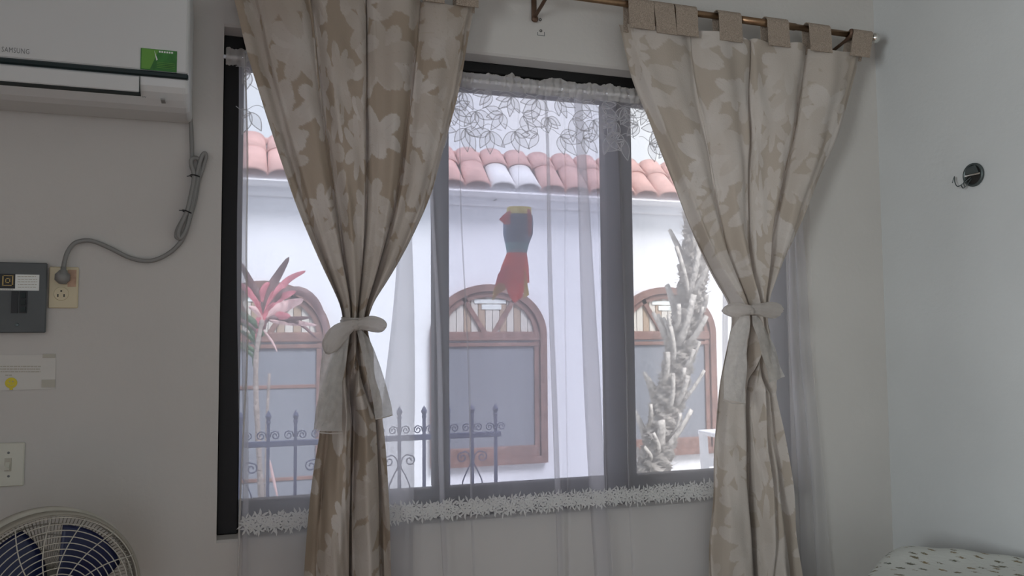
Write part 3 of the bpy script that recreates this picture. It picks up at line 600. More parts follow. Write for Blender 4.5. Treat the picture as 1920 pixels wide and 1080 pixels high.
# notice paper
n0, n1 = P(-60, 733, -.002), P(105, 665, -.002)
pp = thing('notice', 'white printed paper notice with yellow smiley taped under the breaker box', 'notice', ((n0.x+n1.x)/2, 0, n0.z))
MB().box((n0.x, -.0022, n0.z), (n1.x, -.0012, n1.z)).build('sheet', 'paper', pp)
mb = MB()
for j, (yy, xe) in enumerate(((686, 77), (691, 75), (696, 76), (702.5, 22))):
    x = -55
    if j == 3: x = 10
    while x < xe:
        w = 2+6*random.random(); rect(mb, x, yy-.02*x*0, min(x+w, xe), yy+2.1, -.0026, .0002); x += w+1.2
mb.build('print_lines', 'tape', pp)
for q in ((80, 664, 104, 671), (78, 712, 103, 726)): mb = MB(); rect(mb, *q, -.003, .0004); mb.build('tape_piece', 'tape', pp)
sc = P(21, 718, -.003); sm = MB().lathe(sc, (0, -1, 0), [(0.0125, 0), (.0125, .0006), (0, .0006)], 28); rect(sm, 18, 726, 24, 731, -.0028, .0004); smo = sm.build('smiley_sticker', 'yellow', pp)
mb = MB(); rect(mb, 17, 714, 19, 716.5, -.0038, .0003); rect(mb, 23, 714, 25, 716.5, -.0038, .0003)
mb.tube([sc+Vector((.0075*math.cos(a), -.0009, .0015+.0075*math.sin(a))) for a in np.linspace(-2.6, -.55, 9)], .0004, 4); mb.build('face_print', 'tape', smo)
# light switch
w0, w1 = P(-14, 914, -.004), P(47, 829, -.004)
sw = thing('light_switch', 'white toggle light switch plate above the fan', 'light switch', ((w0.x+w1.x)/2, 0, w0.z)); swx = P(15.5, 872, -.004).x
MB().box((w0.x, -.0065, w0.z), (w1.x, -.001, w1.z), .003).build('cover_plate', 'ivory2', sw)
sz = P(15, 872, -.004).z
MB().box((swx-.007, -.008, sz-.014), (swx+.007, -.006, sz+.016)).build('toggle_slot', 'tape', sw)
mb = MB(); mb.prism([(swx-.0045, -.007, sz+.008), (swx-.0045, -.02, sz-.003), (swx-.0045, -.018, sz-.010), (swx-.0045, -.007, sz-.008)], (.009, 0, 0)); mb.build('toggle', 'ivory2', sw)
for yy in (849, 893): MB().lathe(P(16, yy, -.0062), (0, -1, 0), [(.003, 0), (.0025, .001), (0, .0012)], 10).build('screw', 'greyprint', sw)
# ------------------------------------------------------------------ fan
YFan = -.36; fc = P(92, 1126, YFan); dF = ray(92, 1126).length
fwd = Vector((.40, -1, .06)).normalized(); R0 = 158/F_PX*abs((fc-CAM).dot(Fv))
fan = thing('fan', 'round beige pedestal fan with navy blades in front of the wall', 'fan', (fc.x, fc.y, 0))
fa = Vector((fwd.y, -fwd.x, 0)).normalized()*-1; fb = fwd.cross(fa).normalized()
if fb.z < 0: fb = -fb
def fp(r, th, h): return fc+fa*(r*math.cos(th))+fb*(r*math.sin(th))+fwd*h
def dome(r): return .055*math.sqrt(max(0, 1-(r/R0)**2))**.8
mb = MB()
for k in range(3, 15):
    r = R0*(k/14.5); mb.tube([fp(r, 2*math.pi*j/64, dome(r)) for j in range(65)], .0011, 5, False)
mb.tube([fp(R0*.985, 2*math.pi*j/72, .006) for j in range(73)], .0022, 6, False)
for k in range(16):
    a = 2*math.pi*k/16; mb.tube([fp(R0*q, a+.55*(1-q), dome(R0*q)+.001) for q in np.linspace(.16, .99, 16)], .0012, 5)
mb.build('front_grill', 'wire', fan, True)
mb = MB(); nr = 132
for k in range(nr):
    a = 2*math.pi*k/nr; mb.tube([fp(R0*q, a-.35*(1-q), -.05-.05*math.sqrt(max(0, 1-(q*.98)**2))+.045*q**6) for q in (1, .93, .8, .62, .4, .2)], .0011, 4)
for r in (.97, .84, .7, .5): mb.tube([fp(R0*r, 2*math.pi*j/64, -.054-.05*math.sqrt(1-(r*.98)**2)+.045*r**6) for j in range(65)], .0016, 5, False)
o = mb.build('back_grill', 'wire', fan, True)
MB().lathe(fc, fwd, [(R0*1.0, -.03), (R0*1.02, -.028), (R0*1.03, -.012), (R0*1.03, .004), (R0*1.0, .010), (R0*.985, .008), (R0*.985, -.026), (R0*1.0, -.03)], 72).build('rim_band', 'wired', fan, True)
MB().lathe(fc, fwd, [(R0*1.0, -.075), (R0*1.05, -.072), (R0*1.06, -.035), (R0*1.02, -.028), (R0*1.0, -.03), (R0*1.0, -.075)], 72).build('rear_ring', 'fanbeige', fan, True)
MB().lathe(fc, fwd, [(0, .062), (.028, .060), (.034, .052), (.034, .044), (0, .044)], 32).build('badge', 'fanbeige', fan, True)
for k in range(4):
    V = np.zeros((14, 12, 3))
    for i in range(14):
        q = i/13; r = R0*(.15+.72*q)
        for j in range(12):
            s = j/11-.5; V[i, j] = fp(r, k*math.pi/2+.62+s*(1.36-.25*q*q)+.25*q, s*.045*(1-.25*q)-.01)
    b = grid('blade', V, fan, 'navy'); so = b.modifiers.new('thick', 'SOLIDIFY'); so.thickness = .002
MB().lathe(fc, fwd, [(0, .022), (.02, .02), (.028, .008), (.03, -.02), (0, -.02)], 24).build('hub', 'navy', fan, True)
MB().lathe(fc, fwd, [(0, -.17), (.03, -.165), (.045, -.14), (.05, -.11), (.05, -.085), (.03, -.07), (0, -.07)], 24).build('motor_housing', 'fanbeige', fan, True)
pb = fc-fwd*.12
MB().tube([(pb.x, pb.y, pb.z-.05), (pb.x, pb.y, .03)], .014, 14).build('pole', 'fanbeige', fan, True)
MB().lathe((pb.x, pb.y, 0), (0, 0, 1), [(0.16, 0), (.165, .008), (.15, .02), (.05, .034), (.022, .06), (0, .06)], 40).build('base', 'fanbeige', fan, True)
MB().box((pb.x-.025, pb.y-.03, pb.z-.32), (pb.x+.025, pb.y+.03, pb.z-.2), .006).build('control_box', 'fanbeige', fan)
# ------------------------------------------------------------------ junction box on right wall
jc = PX(1828, 328, XR); jb = thing('junction_box', 'small open round electrical box with loose wires on the right wall', 'electrical box', (XR, jc.y, jc.z-.03))
MB().lathe((XR, jc.y, jc.z), (-1, 0, 0), [(.030, .001), (.035, .004), (.034, .010), (.029, .011), (.028, .004), (.027, .001), (0, .001)], 22).build('box_rim', 'boxmetal', jb, True)
MB().lathe((XR-.003, jc.y, jc.z), (-1, 0, 0), [(.027, -.001), (.027, .001), (.0, .001)], 22).build('box_inside', 'hole', jb)
MB().box((XR-.014, jc.y-.028, jc.z-.003), (XR-.008, jc.y+.024, jc.z+.002), .001).build('strap_bar', 'chrome', jb)
MB().prism([(XR-.010, jc.y-.024, jc.z+.003), (XR-.010, jc.y+.022, jc.z+.003), (XR-.010, jc.y+.016, jc.z+.024), (XR-.010, jc.y-.014, jc.z+.026)], (-.003, 0, 0)).build('cover_flap', 'boxmetal', jb)
for (pts) in ([(0, .01, -.005), (-.02, .03, -.022), (-.03, .045, -.028), (-.03, .055, -.012), (-.026, .058, .004), (-.028, .066, -.014)], [(0, .008, -.01), (-.018, .015, -.028), (-.026, .026, -.036), (-.02, .036, -.026)], [(0, .02, 0), (-.02, .026, -.018), (-.024, .02, -.034)]):
    MB().tube(catmull([Vector((XR-.006+p[0]*.6, jc.y+p[1]*.9, jc.z+p[2])) for p in pts]), .0014, 6).build('wire', 'boxmetal', jb, True)
# ------------------------------------------------------------------ bed with pillows
def pillow(name, cx, cy, cz, lx, ly, h, label, m='quilt', rz=0):
    n = 40; vs = []; fs = []; mbp = MB()
    for sgn in (1, -1):
        b0 = len(vs)
        for i in range(n+1):
            for j in range(n+1):
                u, v = 2*i/n-1, 2*j/n-1; e = (1-abs(u)**8)**.5*(1-abs(v)**8)**.5; pin = 1-.06*(u*u*v*v)-.03*(1-abs(u))*(abs(v) > .9)
                X_, Y_ = u*lx/2*pin, v*ly/2*pin; vs.append((cx+X_*math.cos(rz)-Y_*math.sin(rz), cy+X_*math.sin(rz)+Y_*math.cos(rz), cz+sgn*h/2*e*(1+.05*math.sin(6*u+3*v)+.03*math.sin(11*v-4*u))))
        for i in range(n):
            for j in range(n): q = b0+i*(n+1)+j; fs.append((q, q+1, q+n+2, q+n+1))
    mbp.add(vs, fs); o = mbp.build(name, m, None, True); tag(o, label, 'pillow'); return o
bt = .505
bed = thing('bed', 'bed with a cream mattress in the right corner under the pillow', 'bed', (1.52, -1.2, 0))
MB().box((1.00, -2.15, .20), (2.02, -.27, bt-.2), .02).build('bed_base', 'bedwood', bed); MB().box((1.01, -2.14, bt-.2), (2.03, -.28, bt-.004), .05).build('mattress', 'mattress', bed)
for x_ in (1.06, 1.94):
    for y_ in (-2.08, -.36): MB().box((x_-.03, y_-.03, 0), (x_+.03, y_+.03, .20), .004).build('leg', 'bedwood', bed)
pa = math.atan2(-.6, -.8)
pillow('pillow', 1.66, -.66, bt+.07, .56, .40, .13, 'plain lower pillow on the bed beneath the sprig-print pillow', 'mattress', pa)
pillow('pillow', 1.700, -.598, bt+.212, .62, .44, .13, 'white cotton pillow with small sprig print in the lower right corner', 'quilt', pa)
# ================================================================== outside
YE_ = 4.0
gnd = MB(); gnd.box((-8, TW, -.14), (14, 12, -.04)); tag(gnd.build('ground', 'ground'), kind='structure')
he = thing('house', 'white neighbouring house with terracotta tile eave and arched windows outside', 'house', (2.5, YE_, -.04))
zc0 = P(900, 386, YE_-.03).z; ze = P(870, 349, YE_-.22).z
MB().box((-3, YE_, -.04), (9, YE_+3.5, ze+.1)).build('house_wall', 'extwall', he)
MB().box((-3.02, YE_-.05, zc0), (9.02, YE_, ze+.06), .008).build('cornice', 'extwall', he)
# arched windows
def arched(xc, hw, zsill, zsp, ztopa_, crs=()):
    Yw = YE_; n = 24; ra = ztopa_-zsp
    def arc(r_off, y): return [(xc+(hw-r_off)*math.cos(a), y, zsp+(ra-r_off)*math.sin(a)) for a in np.linspace(0, math.pi, n+1)]
    def ringm(o_in, o_out, ya, yb, name, par, m='wood'):
        vs = []
        outer = [(xc+hw-o_out, 0, zsill+o_out)]+arc(o_out, 0)+[(xc-hw+o_out, 0, zsill+o_out)]; inner = [(xc+hw-o_in, 0, zsill+o_in)]+arc(o_in, 0)+[(xc-hw+o_in, 0, zsill+o_in)]
        N = len(outer)
        for y in (ya, yb):
            for L_ in (outer, inner): vs += [(p[0], y, p[2]) for p in L_]
        fs = []
        for i in range(N):
            j = (i+1) % N; fs += [(i, j, N+j, N+i), (2*N+i, 2*N+j, 3*N+j, 3*N+i), (i, j, 2*N+j, 2*N+i), (N+i, N+j, 3*N+j, 3*N+i)]
        return MB().add(vs, fs).build(name, m, par)
    fr = ringm(.055, 0, Yw-.055, Yw+.01, 'arched_window', he)
    ringm(.10, .06, Yw-.035, Yw, 'sash', fr)
    MB().box((xc-hw+.05, Yw-.045, zsp-.05), (xc+hw-.05, Yw-.005, zsp+.02), .006).build('transom', 'wood', fr)
    MB().box((xc-hw+.05, Yw-.040, zsp-.095), (xc+hw-.05, Yw-.008, zsp-.065), .004).build('transom_bead', 'wood', fr)
    MB().box((xc-hw+.09, Yw-.02, zsill+.09), (xc+hw-.09, Yw-.004, zsp-.09)).build('screen_panel', 'screen', fr)
    MB().box((xc-hw+.06, Yw-.04, zsill+.05), (xc+hw-.06, Yw-.006, zsill+.14), .006).build('bottom_rail', 'wood', fr)
    for zc_ in crs: MB().box((xc-hw+.09, Yw-.028, zc_-.012), (xc+hw-.09, Yw-.012, zc_+.014), .003).build('cross_rail', 'wood', fr)
    for sg in (-1, 1):
        a = MB(); p0 = Vector((xc+sg*.03, Yw-.035, zsp)); p1 = Vector((xc+sg*hw*.50, Yw-.035, zsp+ra*.82)); d = (p1-p0).normalized(); nn = Vector((-d.z, 0, d.x))*.018
        a.prism([p0-nn, p0+nn, p1+nn, p1-nn], (0, .03, 0)); a.build('muntin', 'wood', fr)
    nb = 13; r_i = ra-.09; w_ = (2*hw-.18)/nb
    for k in range(nb):
        x0_ = xc-hw+.09+k*w_; xm = x0_+w_/2-xc; hh = (ra-.09)*math.sqrt(max(0.02, 1-(xm/(hw-.09))**2)); MB().box((x0_+.002, Yw-.015, zsp+.02), (x0_+w_-.002, Yw-.003, zsp+hh), .002).build('drape_strip', 'stripA' if (k*7) % 5 > 1 else 'stripB', fr)
    mbp = MB(); mbp.box((xc-.12, Yw-.022, zsp+ra*.62), (xc+.14, Yw-.012, zsp+ra*.70)); mbp.box((xc-.06, Yw-.022, zsp+ra*.5), (xc+.10, Yw-.012, zsp+ra*.60)); mbp.build('top_valance', 'offwhite', fr)
zsill = P(1000, 867, YE_).z; zspr = P(930, 627, YE_-.04).z; ztp = P(925, 533, YE_-.05).z
xR2 = P(1026, 700, YE_-.05).x; xR3 = P(1344, 700, YE_-.05).x; xR1 = P(620, 700, YE_-.05).x
xL3 = P(1182, 700, YE_-.05).x; HW = .47
arched(xR1-HW, HW, .02, zspr, ztp, (P(540, 725, YE_).z, P(540, 897, YE_).z))
for xr_2 in (xR2, xR3): arched(xr_2-HW, HW, zsill, zspr, ztp)
# tile eave
TWd = .205; TL = .34; pit = math.radians(44); ey, ez = YE_-.22, ze
def tilemesh(mn, name, TL=TL):
    mb = MB(); n = 12; vs = []
    for (l, r) in ((0, TWd*.52), (TL, TWd*.46)):
        for th in (0, .016):
            for k in range(n+1):
                a = math.pi*k/n; vs.append((-(r-th*.6)*math.cos(a), l*math.cos(pit)-(r*.62-th)*math.sin(a)*math.sin(pit), l*math.sin(pit)+(r*.62-th)*math.sin(a)*math.cos(pit)))
    q = n+1; fs = []
    for k in range(n): fs += [(k, k+1, 2*q+k+1, 2*q+k), (q+k, q+k+1, 3*q+k+1, 3*q+k), (k, k+1, q+k+1, q+k), (2*q+k, 2*q+k+1, 3*q+k+1, 3*q+k)]
    fs += [(0, q, 3*q, 2*q), (n, q+n, 3*q+n, 2*q+n)]
    return mb.add(vs, fs).build(name, mn, he, True, origin=(0, 0, 0))
vx0 = P(872, 350, ey).x  # a valley
srcs = []
i0 = -18
for r in range(2):
    for i in range(i0, 34):
        xx = vx0+(i+.5)*TWd; off = TL*.82*r
        loc = (xx, ey+off*math.cos(pit), ez+off*math.sin(pit)+.004*r)
        mo = (r == 0 and i in (1, 2)); key = 2 if r else (1 if mo else 0)
        if len(srcs) <= key or srcs[key] is None:
            while len(srcs) <= key: srcs.append(None)
            o = tilemesh('mortar' if mo else 'tile', 'roof_tile', TL*.60 if r else (TL*.82 if mo else TL)); srcs[key] = o; o.location = Vector(loc)-WLOC[he.name]; WLOC[o.name] = Vector(loc)
        else: o = inst(srcs[key], loc, he)
        o.rotation_euler = (random.uniform(-.03, .03), random.uniform(-.03, .03), random.uniform(-.02, .02))
rt = TL*.82+TL*.52
mb = MB(); mb.prism([(-3, ey-.0, ez-.035), (-3, ey+rt*math.cos(pit), ez+rt*math.sin(pit)-.03), (-3, ey+rt*math.cos(pit)+.6, ez+rt*math.sin(pit)-.03), (-3, YE_+.2, ez-.05), (-3, ey+.02, ez-.05)], (12, 0, 0)); mb.build('eave_slab', 'extwall', he)
zrt = ez+rt*math.sin(pit); MB().box((-3, ey+rt*math.cos(pit)-.01, zrt-.03), (9, ey+rt*math.cos(pit)+.6, zrt+.03), .01).build('ridge_cap', 'tile', he)
MB().box((P(938, 365, ey).x-.002, YE_-.13, P(940, 380, YE_).z), (P(938, 365, ey).x+.004, YE_-.05, P(940, 380, YE_).z+.006)).build('wall_hook', 'steel', he)
# ------------------------------------------------------------------ fence
YI = 1.9
fa0, fb0 = P(503, 800, YI).x, P(929, 800, YI).x; sp = (fb0-fa0)/9; ztip = P(754, 762, YI).z; zr_ = (P(800, 820, YI).z+P(500, 832, YI).z)/2
fence = thing('iron_fence', 'blue-grey wrought iron fence with spear tips and scrolls outside the window', 'fence', ((fa0+fb0)/2, YI, -.04))
xf0 = fa0-9*sp
MB().box((xf0, YI-.008, zr_-.014), (fb0+.03, YI+.008, zr_+.014), .003).build('rail', 'iron', fence); MB().box((xf0, YI-.008, .10), (fb0+.03, YI+.008, .125), .003).build('rail', 'iron', fence)
def spiral(cx_, cz_, r0, a0, turns, d, y=YI): 
    return [Vector((cx_+r0*(1-.78*q)*math.cos(a0+d*q*turns*2*math.pi), y, cz_+r0*(1-.78*q)*math.sin(a0+d*q*turns*2*math.pi))) for q in np.linspace(0, 1, 26)]
hd = ztip-zr_
for i in range(-9, 10):
    x = fa0+i*sp; p = MB().box((x-.0075, YI-.0075, -.04), (x+.0075, YI+.0075, ztip-.045)).build('picket', 'iron', fence)
    MB().lathe((x, YI, ztip-.06), (0, 0, 1), [(.011, 0), (.012, .008), (.008, .014), (.014, .028), (.0155, .033), (.010, .045), (0, .062)], 6).build('spear_tip', 'iron', p)
    for sg in (-1, 1):
        c = (x+sg*.032, zr_+.038); pts = spiral(c[0], c[1], .020, (math.pi*.5 if 1 else 0), 1.35, -sg)
        MB().tube([Vector((x+sg*.008, YI, zr_+.03)), Vector((x+sg*.014, YI, zr_+.052))]+pts, .0032, 5).build('scroll', 'iron', p)
        if i % 3 == 2 or i == -1:
            c = (x+sg*.052, zr_-.112)
            MB().tube(catmull([Vector((x+sg*.006, YI, .16)), Vector((x+sg*.05, YI, zr_-.33)), Vector((x+sg*.04, YI, zr_-.28)), Vector((x+sg*.052, YI, zr_-.24)), Vector((x+sg*.030, YI, zr_-.185)), Vector((x+sg*.008, YI, zr_-.14)), Vector((x+sg*.016, YI, zr_-.10)), Vector((x+sg*.036, YI, zr_-.082))], 5)+spiral(c[0], c[1], .028, math.pi*.5, 1.3, -sg)[2:], .0035, 5).build('scroll', 'iron', p)
# ------------------------------------------------------------------ cordyline
YP = 2.4
def blade(pts, w, m, par, Y=YP, dy=0, name='leaf', ks=18):
    A = catmull([P(p[0], p[1], Y+(p[2] if len(p) > 2 else 0)) for p in pts], max(3, ks//(len(pts)-1))); N = len(A); V = np.zeros((N, 5, 3)); pw = w/F_PX*(Y+2.2)
    for i, a in enumerate(A):
        t = (A[min(i+1, N-1)]-A[max(i-1, 0)]).normalized(); nn = t.cross(Vector((0, 1, 0))).normalized(); q = i/(N-1); ww = pw*(math.sin(math.pi*min(1, (q*.86+.10)))**.75)*(1 if q < .97 else .3)
        for j in range(5): s = j/2-1; b = a+nn*(ww*.5*s); V[i, j] = (b.x, b.y+abs(s)*pw*.22+dy, b.z)
    return grid(name, V, par, m)
crd = thing('cordyline', 'tall pink-leaved cordyline plant outside the left window pane', 'plant', P(492, 1150, YP), None)
crd_z = -.04
st_ = catmull([P(492, 600, YP), P(481, 660, YP), P(480, 740, YP), P(485, 840, YP), P(492, 1000, YP), Vector((P(494, 1100, YP).x, YP, crd_z))], 6)
MB().tube(st_, [.014*(.9+.3*i/len(st_))+.0015*math.sin(i*1.9) for i in range(len(st_))], 10).build('stem', 'stem', crd, True)
MB().tube(catmull([P(505, 700, YP+.1), P(500, 800, YP+.1), P(498, 900, YP+.1), Vector((P(496, 1100, YP).x, YP+.1, crd_z))], 5), .008, 8).build('stem', 'stem', crd, True)
B = (493, 588)
for pts, w, m in (([B, (505, 545), (522, 515), (542, 482, -.1)], 16, 'leafdark'), ([B, (510, 560), (540, 525), (573, 508, -.1)], 13, 'leafpink'), ([B, (520, 555), (560, 545), (590, 565), (606, 600), (613, 628, -.2)], 17, 'leafdark'),
                  ([B, (505, 572), (530, 556), (555, 546, -.15)], 15, 'leafpink'), ([(500, 596), (520, 580), (545, 570), (569, 562, -.2)], 20, 'leafpale'), ([(500, 598), (520, 592), (545, 593, -.1)], 16, 'leafpink'),
                  ([(505, 600), (530, 604), (560, 606), (594, 610, -.2)], 11, 'leafpale'), ([(510, 598), (545, 598), (583, 595, -.1)], 9, 'leafdark'), ([B, (487, 560), (470, 530), (450, 490, -.1)], 15, 'leafdark'), ([(490, 590), (482, 565), (465, 545), (448, 530, -.1)], 13, 'leafpink'),
                  ([(494, 590), (488, 570), (497, 540), (505, 530)], 15, 'leafpink'), ([(492, 610), (488, 590), (478, 580), (466, 575)], 12, 'leafpale'), ([(495, 612), (496, 590), (500, 570), (512, 545)], 12, 'leafpink'), ([(496, 618), (498, 602), (512, 596), (530, 600), (560, 605), (600, 640)], 10, 'leafdark'),
                  ([(494, 630), (480, 610), (462, 595), (440, 578)], 14, 'leafgreen'), ([(490, 640), (478, 620), (462, 606), (442, 598)], 12, 'leafdark'), ([(486, 655), (478, 640), (464, 628), (446, 618)], 9, 'leafgreen'), ([(486, 670), (476, 658), (462, 648), (444, 640)], 7, 'leafgreen'),
                  ([(484, 682), (474, 668), (460, 655), (442, 646)], 6, 'leafgreen'), ([(480, 650), (474, 622), (466, 612), (450, 606)], 10, 'leafgreen'), ([(488, 640), (478, 668), (476, 690)], 8, 'leafgreen'), ([(505, 862), (512, 895), (521, 935)], 5, 'leafpale'), ([(495, 620), (510, 640), (520, 660)], 4, 'leafpale'), ([(478, 640), (486, 610), (490, 590)], 20, 'leafpink')):
    blade(pts, w, m, crd)
crd.location.z = -.04
for c in crd.children: c.location.z += WLOC[crd.name].z+.04
# ------------------------------------------------------------------ palm
YPm = 2.7
pt = thing('palm_tree', 'rough grey palm trunk with cut frond stubs outside the right pane', 'palm tree', (P(1212, 950, YPm).x, YPm, -.04))
tc_ = catmull([Vector((P(1205, 950, YPm).x, YPm, -.04)), P(1214, 930, YPm), P(1232, 850, YPm), P(1250, 770, YPm), P(1270, 690, YPm), P(1284, 610, YPm), P(1300, 520, YPm), P(1308, 430, YPm), P(1311, 330, YPm), P(1313, 200, YPm), P(1314, 20, YPm), P(1314, -160, YPm)], 8)
N = len(tc_); n = 26; V = np.zeros((N*3, n+1, 3)); px2 = (YPm+2.2)/F_PX
for i in range(N*3):
    q = i/(N*3-1)*(N-1); a = tc_[int(q)].lerp(tc_[min(int(q)+1, N-1)], q-int(q)); f = q/(N-1); r = px2*(35-12*f)
    for j in range(n+1):
        w = 2*math.pi*(j % n)/n; rr = r*(1+.13*math.sin(5*w+i*.9)+.09*math.sin(9*w-i*1.7)+.06*math.sin(i*2.9+w)); V[i, j] = (a.x+rr*math.cos(w), a.y+rr*math.sin(w), a.z)
grid('trunk', V, pt, 'trunk')
def stub(p0, p1, w, par, dep=-.09, y0_=-.10):
    A, B_ = P(p0[0], p0[1], YPm+y0_), P(p1[0], p1[1], YPm+y0_+dep); mb = MB(); d = B_-A; s = d.cross(Vector((0, 1, 0))).normalized(); nn = d.cross(s).normalized(); pw = w*px2
    rings = []; K = 6
    for i in range(K):
        q = i/(K-1); c = A+d*q+nn*(.02*math.sin(math.pi*q)); ww = pw*(.58-.14*q); tt = pw*(.24-.10*q)
        rings += [c-s*ww, c+nn*tt*.6-s*ww*.4, c+nn*tt+s*ww*.1, c+s*ww, c-nn*tt*.5+s*ww*.3, c-nn*tt*.5-s*ww*.5]
    fs = [(i*6+k, i*6+(k+1) % 6, (i+1)*6+(k+1) % 6, (i+1)*6+k) for i in range(K-1) for k in range(6)]+[tuple(range(6)), tuple((K-1)*6+k for k in range(6))]
    return mb.add(rings, fs).build('frond_stub', 'stub', par, True)
SL = [((1275, 758), (1321, 694), 9), ((1248, 842), (1297, 768), 12), ((1272, 648), (1301, 552), 17), ((1288, 648), (1325, 592), 13), ((1296, 552), (1331, 492), 14), ((1292, 560), (1268, 462), 11), ((1312, 590), (1325, 553), 12), ((1234, 840), (1240, 788), 20),
      ((1255, 770), (1262, 700), 11), ((1268, 760), (1290, 704), 12), ((1262, 680), (1257, 612), 12), ((1290, 680), (1312, 640), 9), ((1290, 560), (1312, 452), 16), ((1276, 700), (1302, 655), 10), ((1216, 800), (1220, 758), 9), ((1244, 720), (1252, 660), 13), ((1295, 470), (1304, 400), 12), ((1236, 850), (1225, 812), 9), ((1252, 640), (1253, 590), 10), ((1266, 620), (1272, 570), 13), ((1222, 862), (1208, 838), 8), ((1258, 820), (1276, 775), 8), ((1272, 725), (1283, 690), 12), ((1302, 620), (1318, 575), 8)]
for a, b, w in SL: stub(a, b, w, pt)
for i in range(22):   # around the rest of the trunk
    q = .05+.9*random.random(); c = tc_[int(q*(N-1))]; an = random.uniform(1.0, 2.1); r = px2*28; u = Vector((math.cos(an), math.sin(an), 0)); mb = MB(); L_ = .12+.2*random.random()
    p0 = c+u*r*.8; mb.tube([p0, p0+u*L_*.25+Vector((0, 0, L_*.6)), p0+u*L_*.5+Vector((0, 0, L_))], [.028, .022, .014], 6); mb.build('frond_stub', 'stub', pt, True)
mb = MB()
for i in range(2200):
    q = random.random()*.85; c = tc_[int(q*(N-1))]; an = random.uniform(0, 6.28); r = px2*30; u = Vector((math.cos(an), math.sin(an), random.uniform(-.5, 1)*.8)); p0 = c+Vector((u.x, u.y, 0))*r*.9+Vector((0, 0, random.uniform(-.05, .05))); L_ = random.uniform(.02, .06)
    mb.tube([p0, p0+u*L_*.6+Vector((random.uniform(-.01, .01), 0, random.uniform(-.01, .01))), p0+u*L_+Vector((0, 0, random.uniform(-.02, .02)))], .0011, 3, False)
tag(mb.build('trunk_fibre', 'stub', pt), kind='stuff')
top = tc_[-1]
for k in range(11):
    an = 2*math.pi*k/11+.2; u = Vector((math.cos(an), math.sin(an), 0)); mb = MB(); sp_ = [top+u*(1.5*q)+Vector((0, 0, .75*math.sin(q*2.3)-.2*q)) for q in np.linspace(0, 1, 14)]; mb.tube(sp_, [.018*(1-.8*i/13) for i in range(14)], 5); sd_ = u.cross(Vector((0, 0, 1)))
    for i in range(2, 14):
        for sg in (-1, 1):
            b0 = sp_[i]; tip = b0+sd_*sg*.34*math.sin(math.pi*(i+1)/15)+u*.14+Vector((0, 0, -.12)); wv = u*.014; mb.add([b0-wv, b0+wv, tip, b0.lerp(tip, .5)-wv*1.1], [(0, 1, 2, 3)])
    mb.build('frond', 'leafgreen', pt)
# ------------------------------------------------------------------ white table
YTb = 3.1
tz = P(1320, 816, YTb).z; tx0 = P(1308, 816, YTb+.34).x
tb = thing('stool', 'white painted stool standing outside behind the palm trunk', 'stool', (tx0+.21, YTb+.15, -.04))
MB().box((tx0, YTb-.02, tz-.035), (tx0+.42, YTb+.34, tz), .006).build('seat', 'whitepaint', tb)
for (ax_, ay) in ((.03, .01), (.37, .01), (.03, .31), (.37, .31)):
    sx_ = -.03 if ax_ < .2 else .03; mb = MB(); a = Vector((tx0+ax_, YTb+ay, tz-.035)); b = Vector((tx0+ax_+sx_*(-1 if ax_ < .2 else 1)*(1 if ax_ < .2 else 1), YTb+ay, -.04)); hw = .024
    vs = [(p.x+dx*hw, p.y+dy_*hw, p.z) for p in (a, b) for dx, dy_ in ((-1, -1), (1, -1), (1, 1), (-1, 1))]
    mb.add(vs, [(0, 1, 2, 3), (4, 5, 6, 7)]+[(k, (k+1) % 4, 4+(k+1) % 4, 4+k) for k in range(4)]); mb.build('leg', 'whitepaint', tb)
MB().box((tx0+.04, YTb+0, tz-.28), (tx0+.38, YTb+.02, tz-.22), .004).build('stretcher', 'whitepaint', tb); MB().box((tx0+.04, YTb+.3, tz-.28), (tx0+.38, YTb+.32, tz-.22), .004).build('stretcher', 'whitepaint', tb)
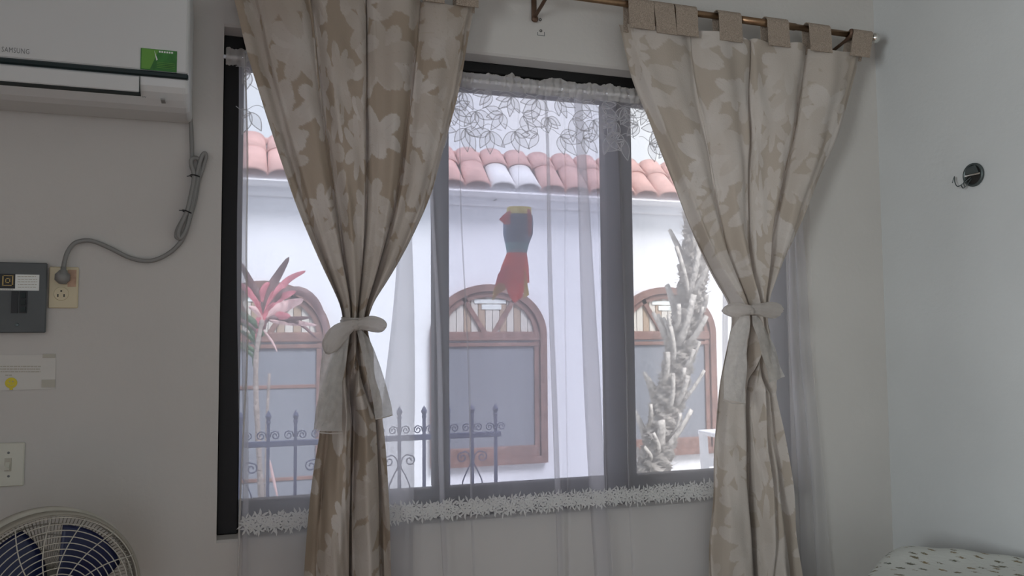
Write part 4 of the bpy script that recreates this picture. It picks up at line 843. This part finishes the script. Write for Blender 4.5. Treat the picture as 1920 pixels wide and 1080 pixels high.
# ------------------------------------------------------------------ hanging ornament
YO = .42
cc = P(970, 470, YO); orn = thing('hanging_ornament', 'colourful blue and red hanging paper ornament outside the middle pane', 'ornament', P(966, 568, YO))
def facet(rows, name, m, n=8, dep=.8):
    mb = MB(); vs = []
    for (l, r, yy) in rows:
        a, b = P(l, yy, YO), P(r, yy, YO); c = (a+b)/2; h = (b-a).length/2
        for k in range(n): w = 2*math.pi*(k+.5)/n; vs.append((c.x+h*math.cos(w)/math.cos(math.pi/n), YO+h*dep*math.sin(w), c.z))
    R_ = len(rows); fs = [(i*n+k, i*n+(k+1) % n, (i+1)*n+(k+1) % n, (i+1)*n+k) for i in range(R_-1) for k in range(n)]
    mb.add(vs, fs); return mb.build(name, m, orn)
facet([(953, 994, 389), (951, 994, 403)], 'top_band', 'o_yellow'); facet([(949, 996, 403), (946, 997, 420), (946, 996, 440), (949, 990, 456)], 'body', 'o_blue'); facet([(949, 990, 456), (952, 986, 474)], 'waist', 'o_teal')
def plate(pts, name, m, y, th=.003): return MB().prism([P(a, b, YO+y) for a, b in pts], (0, th, 0)).build(name, m, orn)
facet([(952, 986, 474), (942, 989, 500), (934, 990, 530)], 'skirt', 'o_red', 8, .7)
plate([(957, 394), (947, 400), (936, 411), (947, 421), (957, 420)], 'side_flap', 'o_pink', -.030); plate([(989, 391), (994, 393), (997, 408), (996, 440), (991, 445)], 'side_flap', 'o_pink', -.036)
plate([(950, 478), (982, 476), (988, 520), (980, 556), (965, 569), (956, 556), (946, 530)], 'tail_feather', 'o_red', -.050); plate([(946, 495), (934, 515), (926, 545), (924, 563), (934, 552), (950, 540), (950, 500)], 'tail_feather', 'o_pink', -.044)
plate([(934, 530), (925, 545), (924, 564), (935, 550), (948, 543), (948, 534)], 'feather_edge', 'o_yellow', -.049); plate([(984, 500), (982, 560), (992, 553), (991, 545), (987, 520)], 'feather_edge', 'o_yellow', -.055)
hk = P(973, 389, YO); MB().tube([hk, (hk.x, YO, 2.32)], .0004, 4).build('hanging_thread', 'rcord', orn)
MB().tube([(hk.x, YO+.01, 2.325), (hk.x, TW-.002, 2.325)], .004, 8).build('hanger_arm', 'steel', orn)
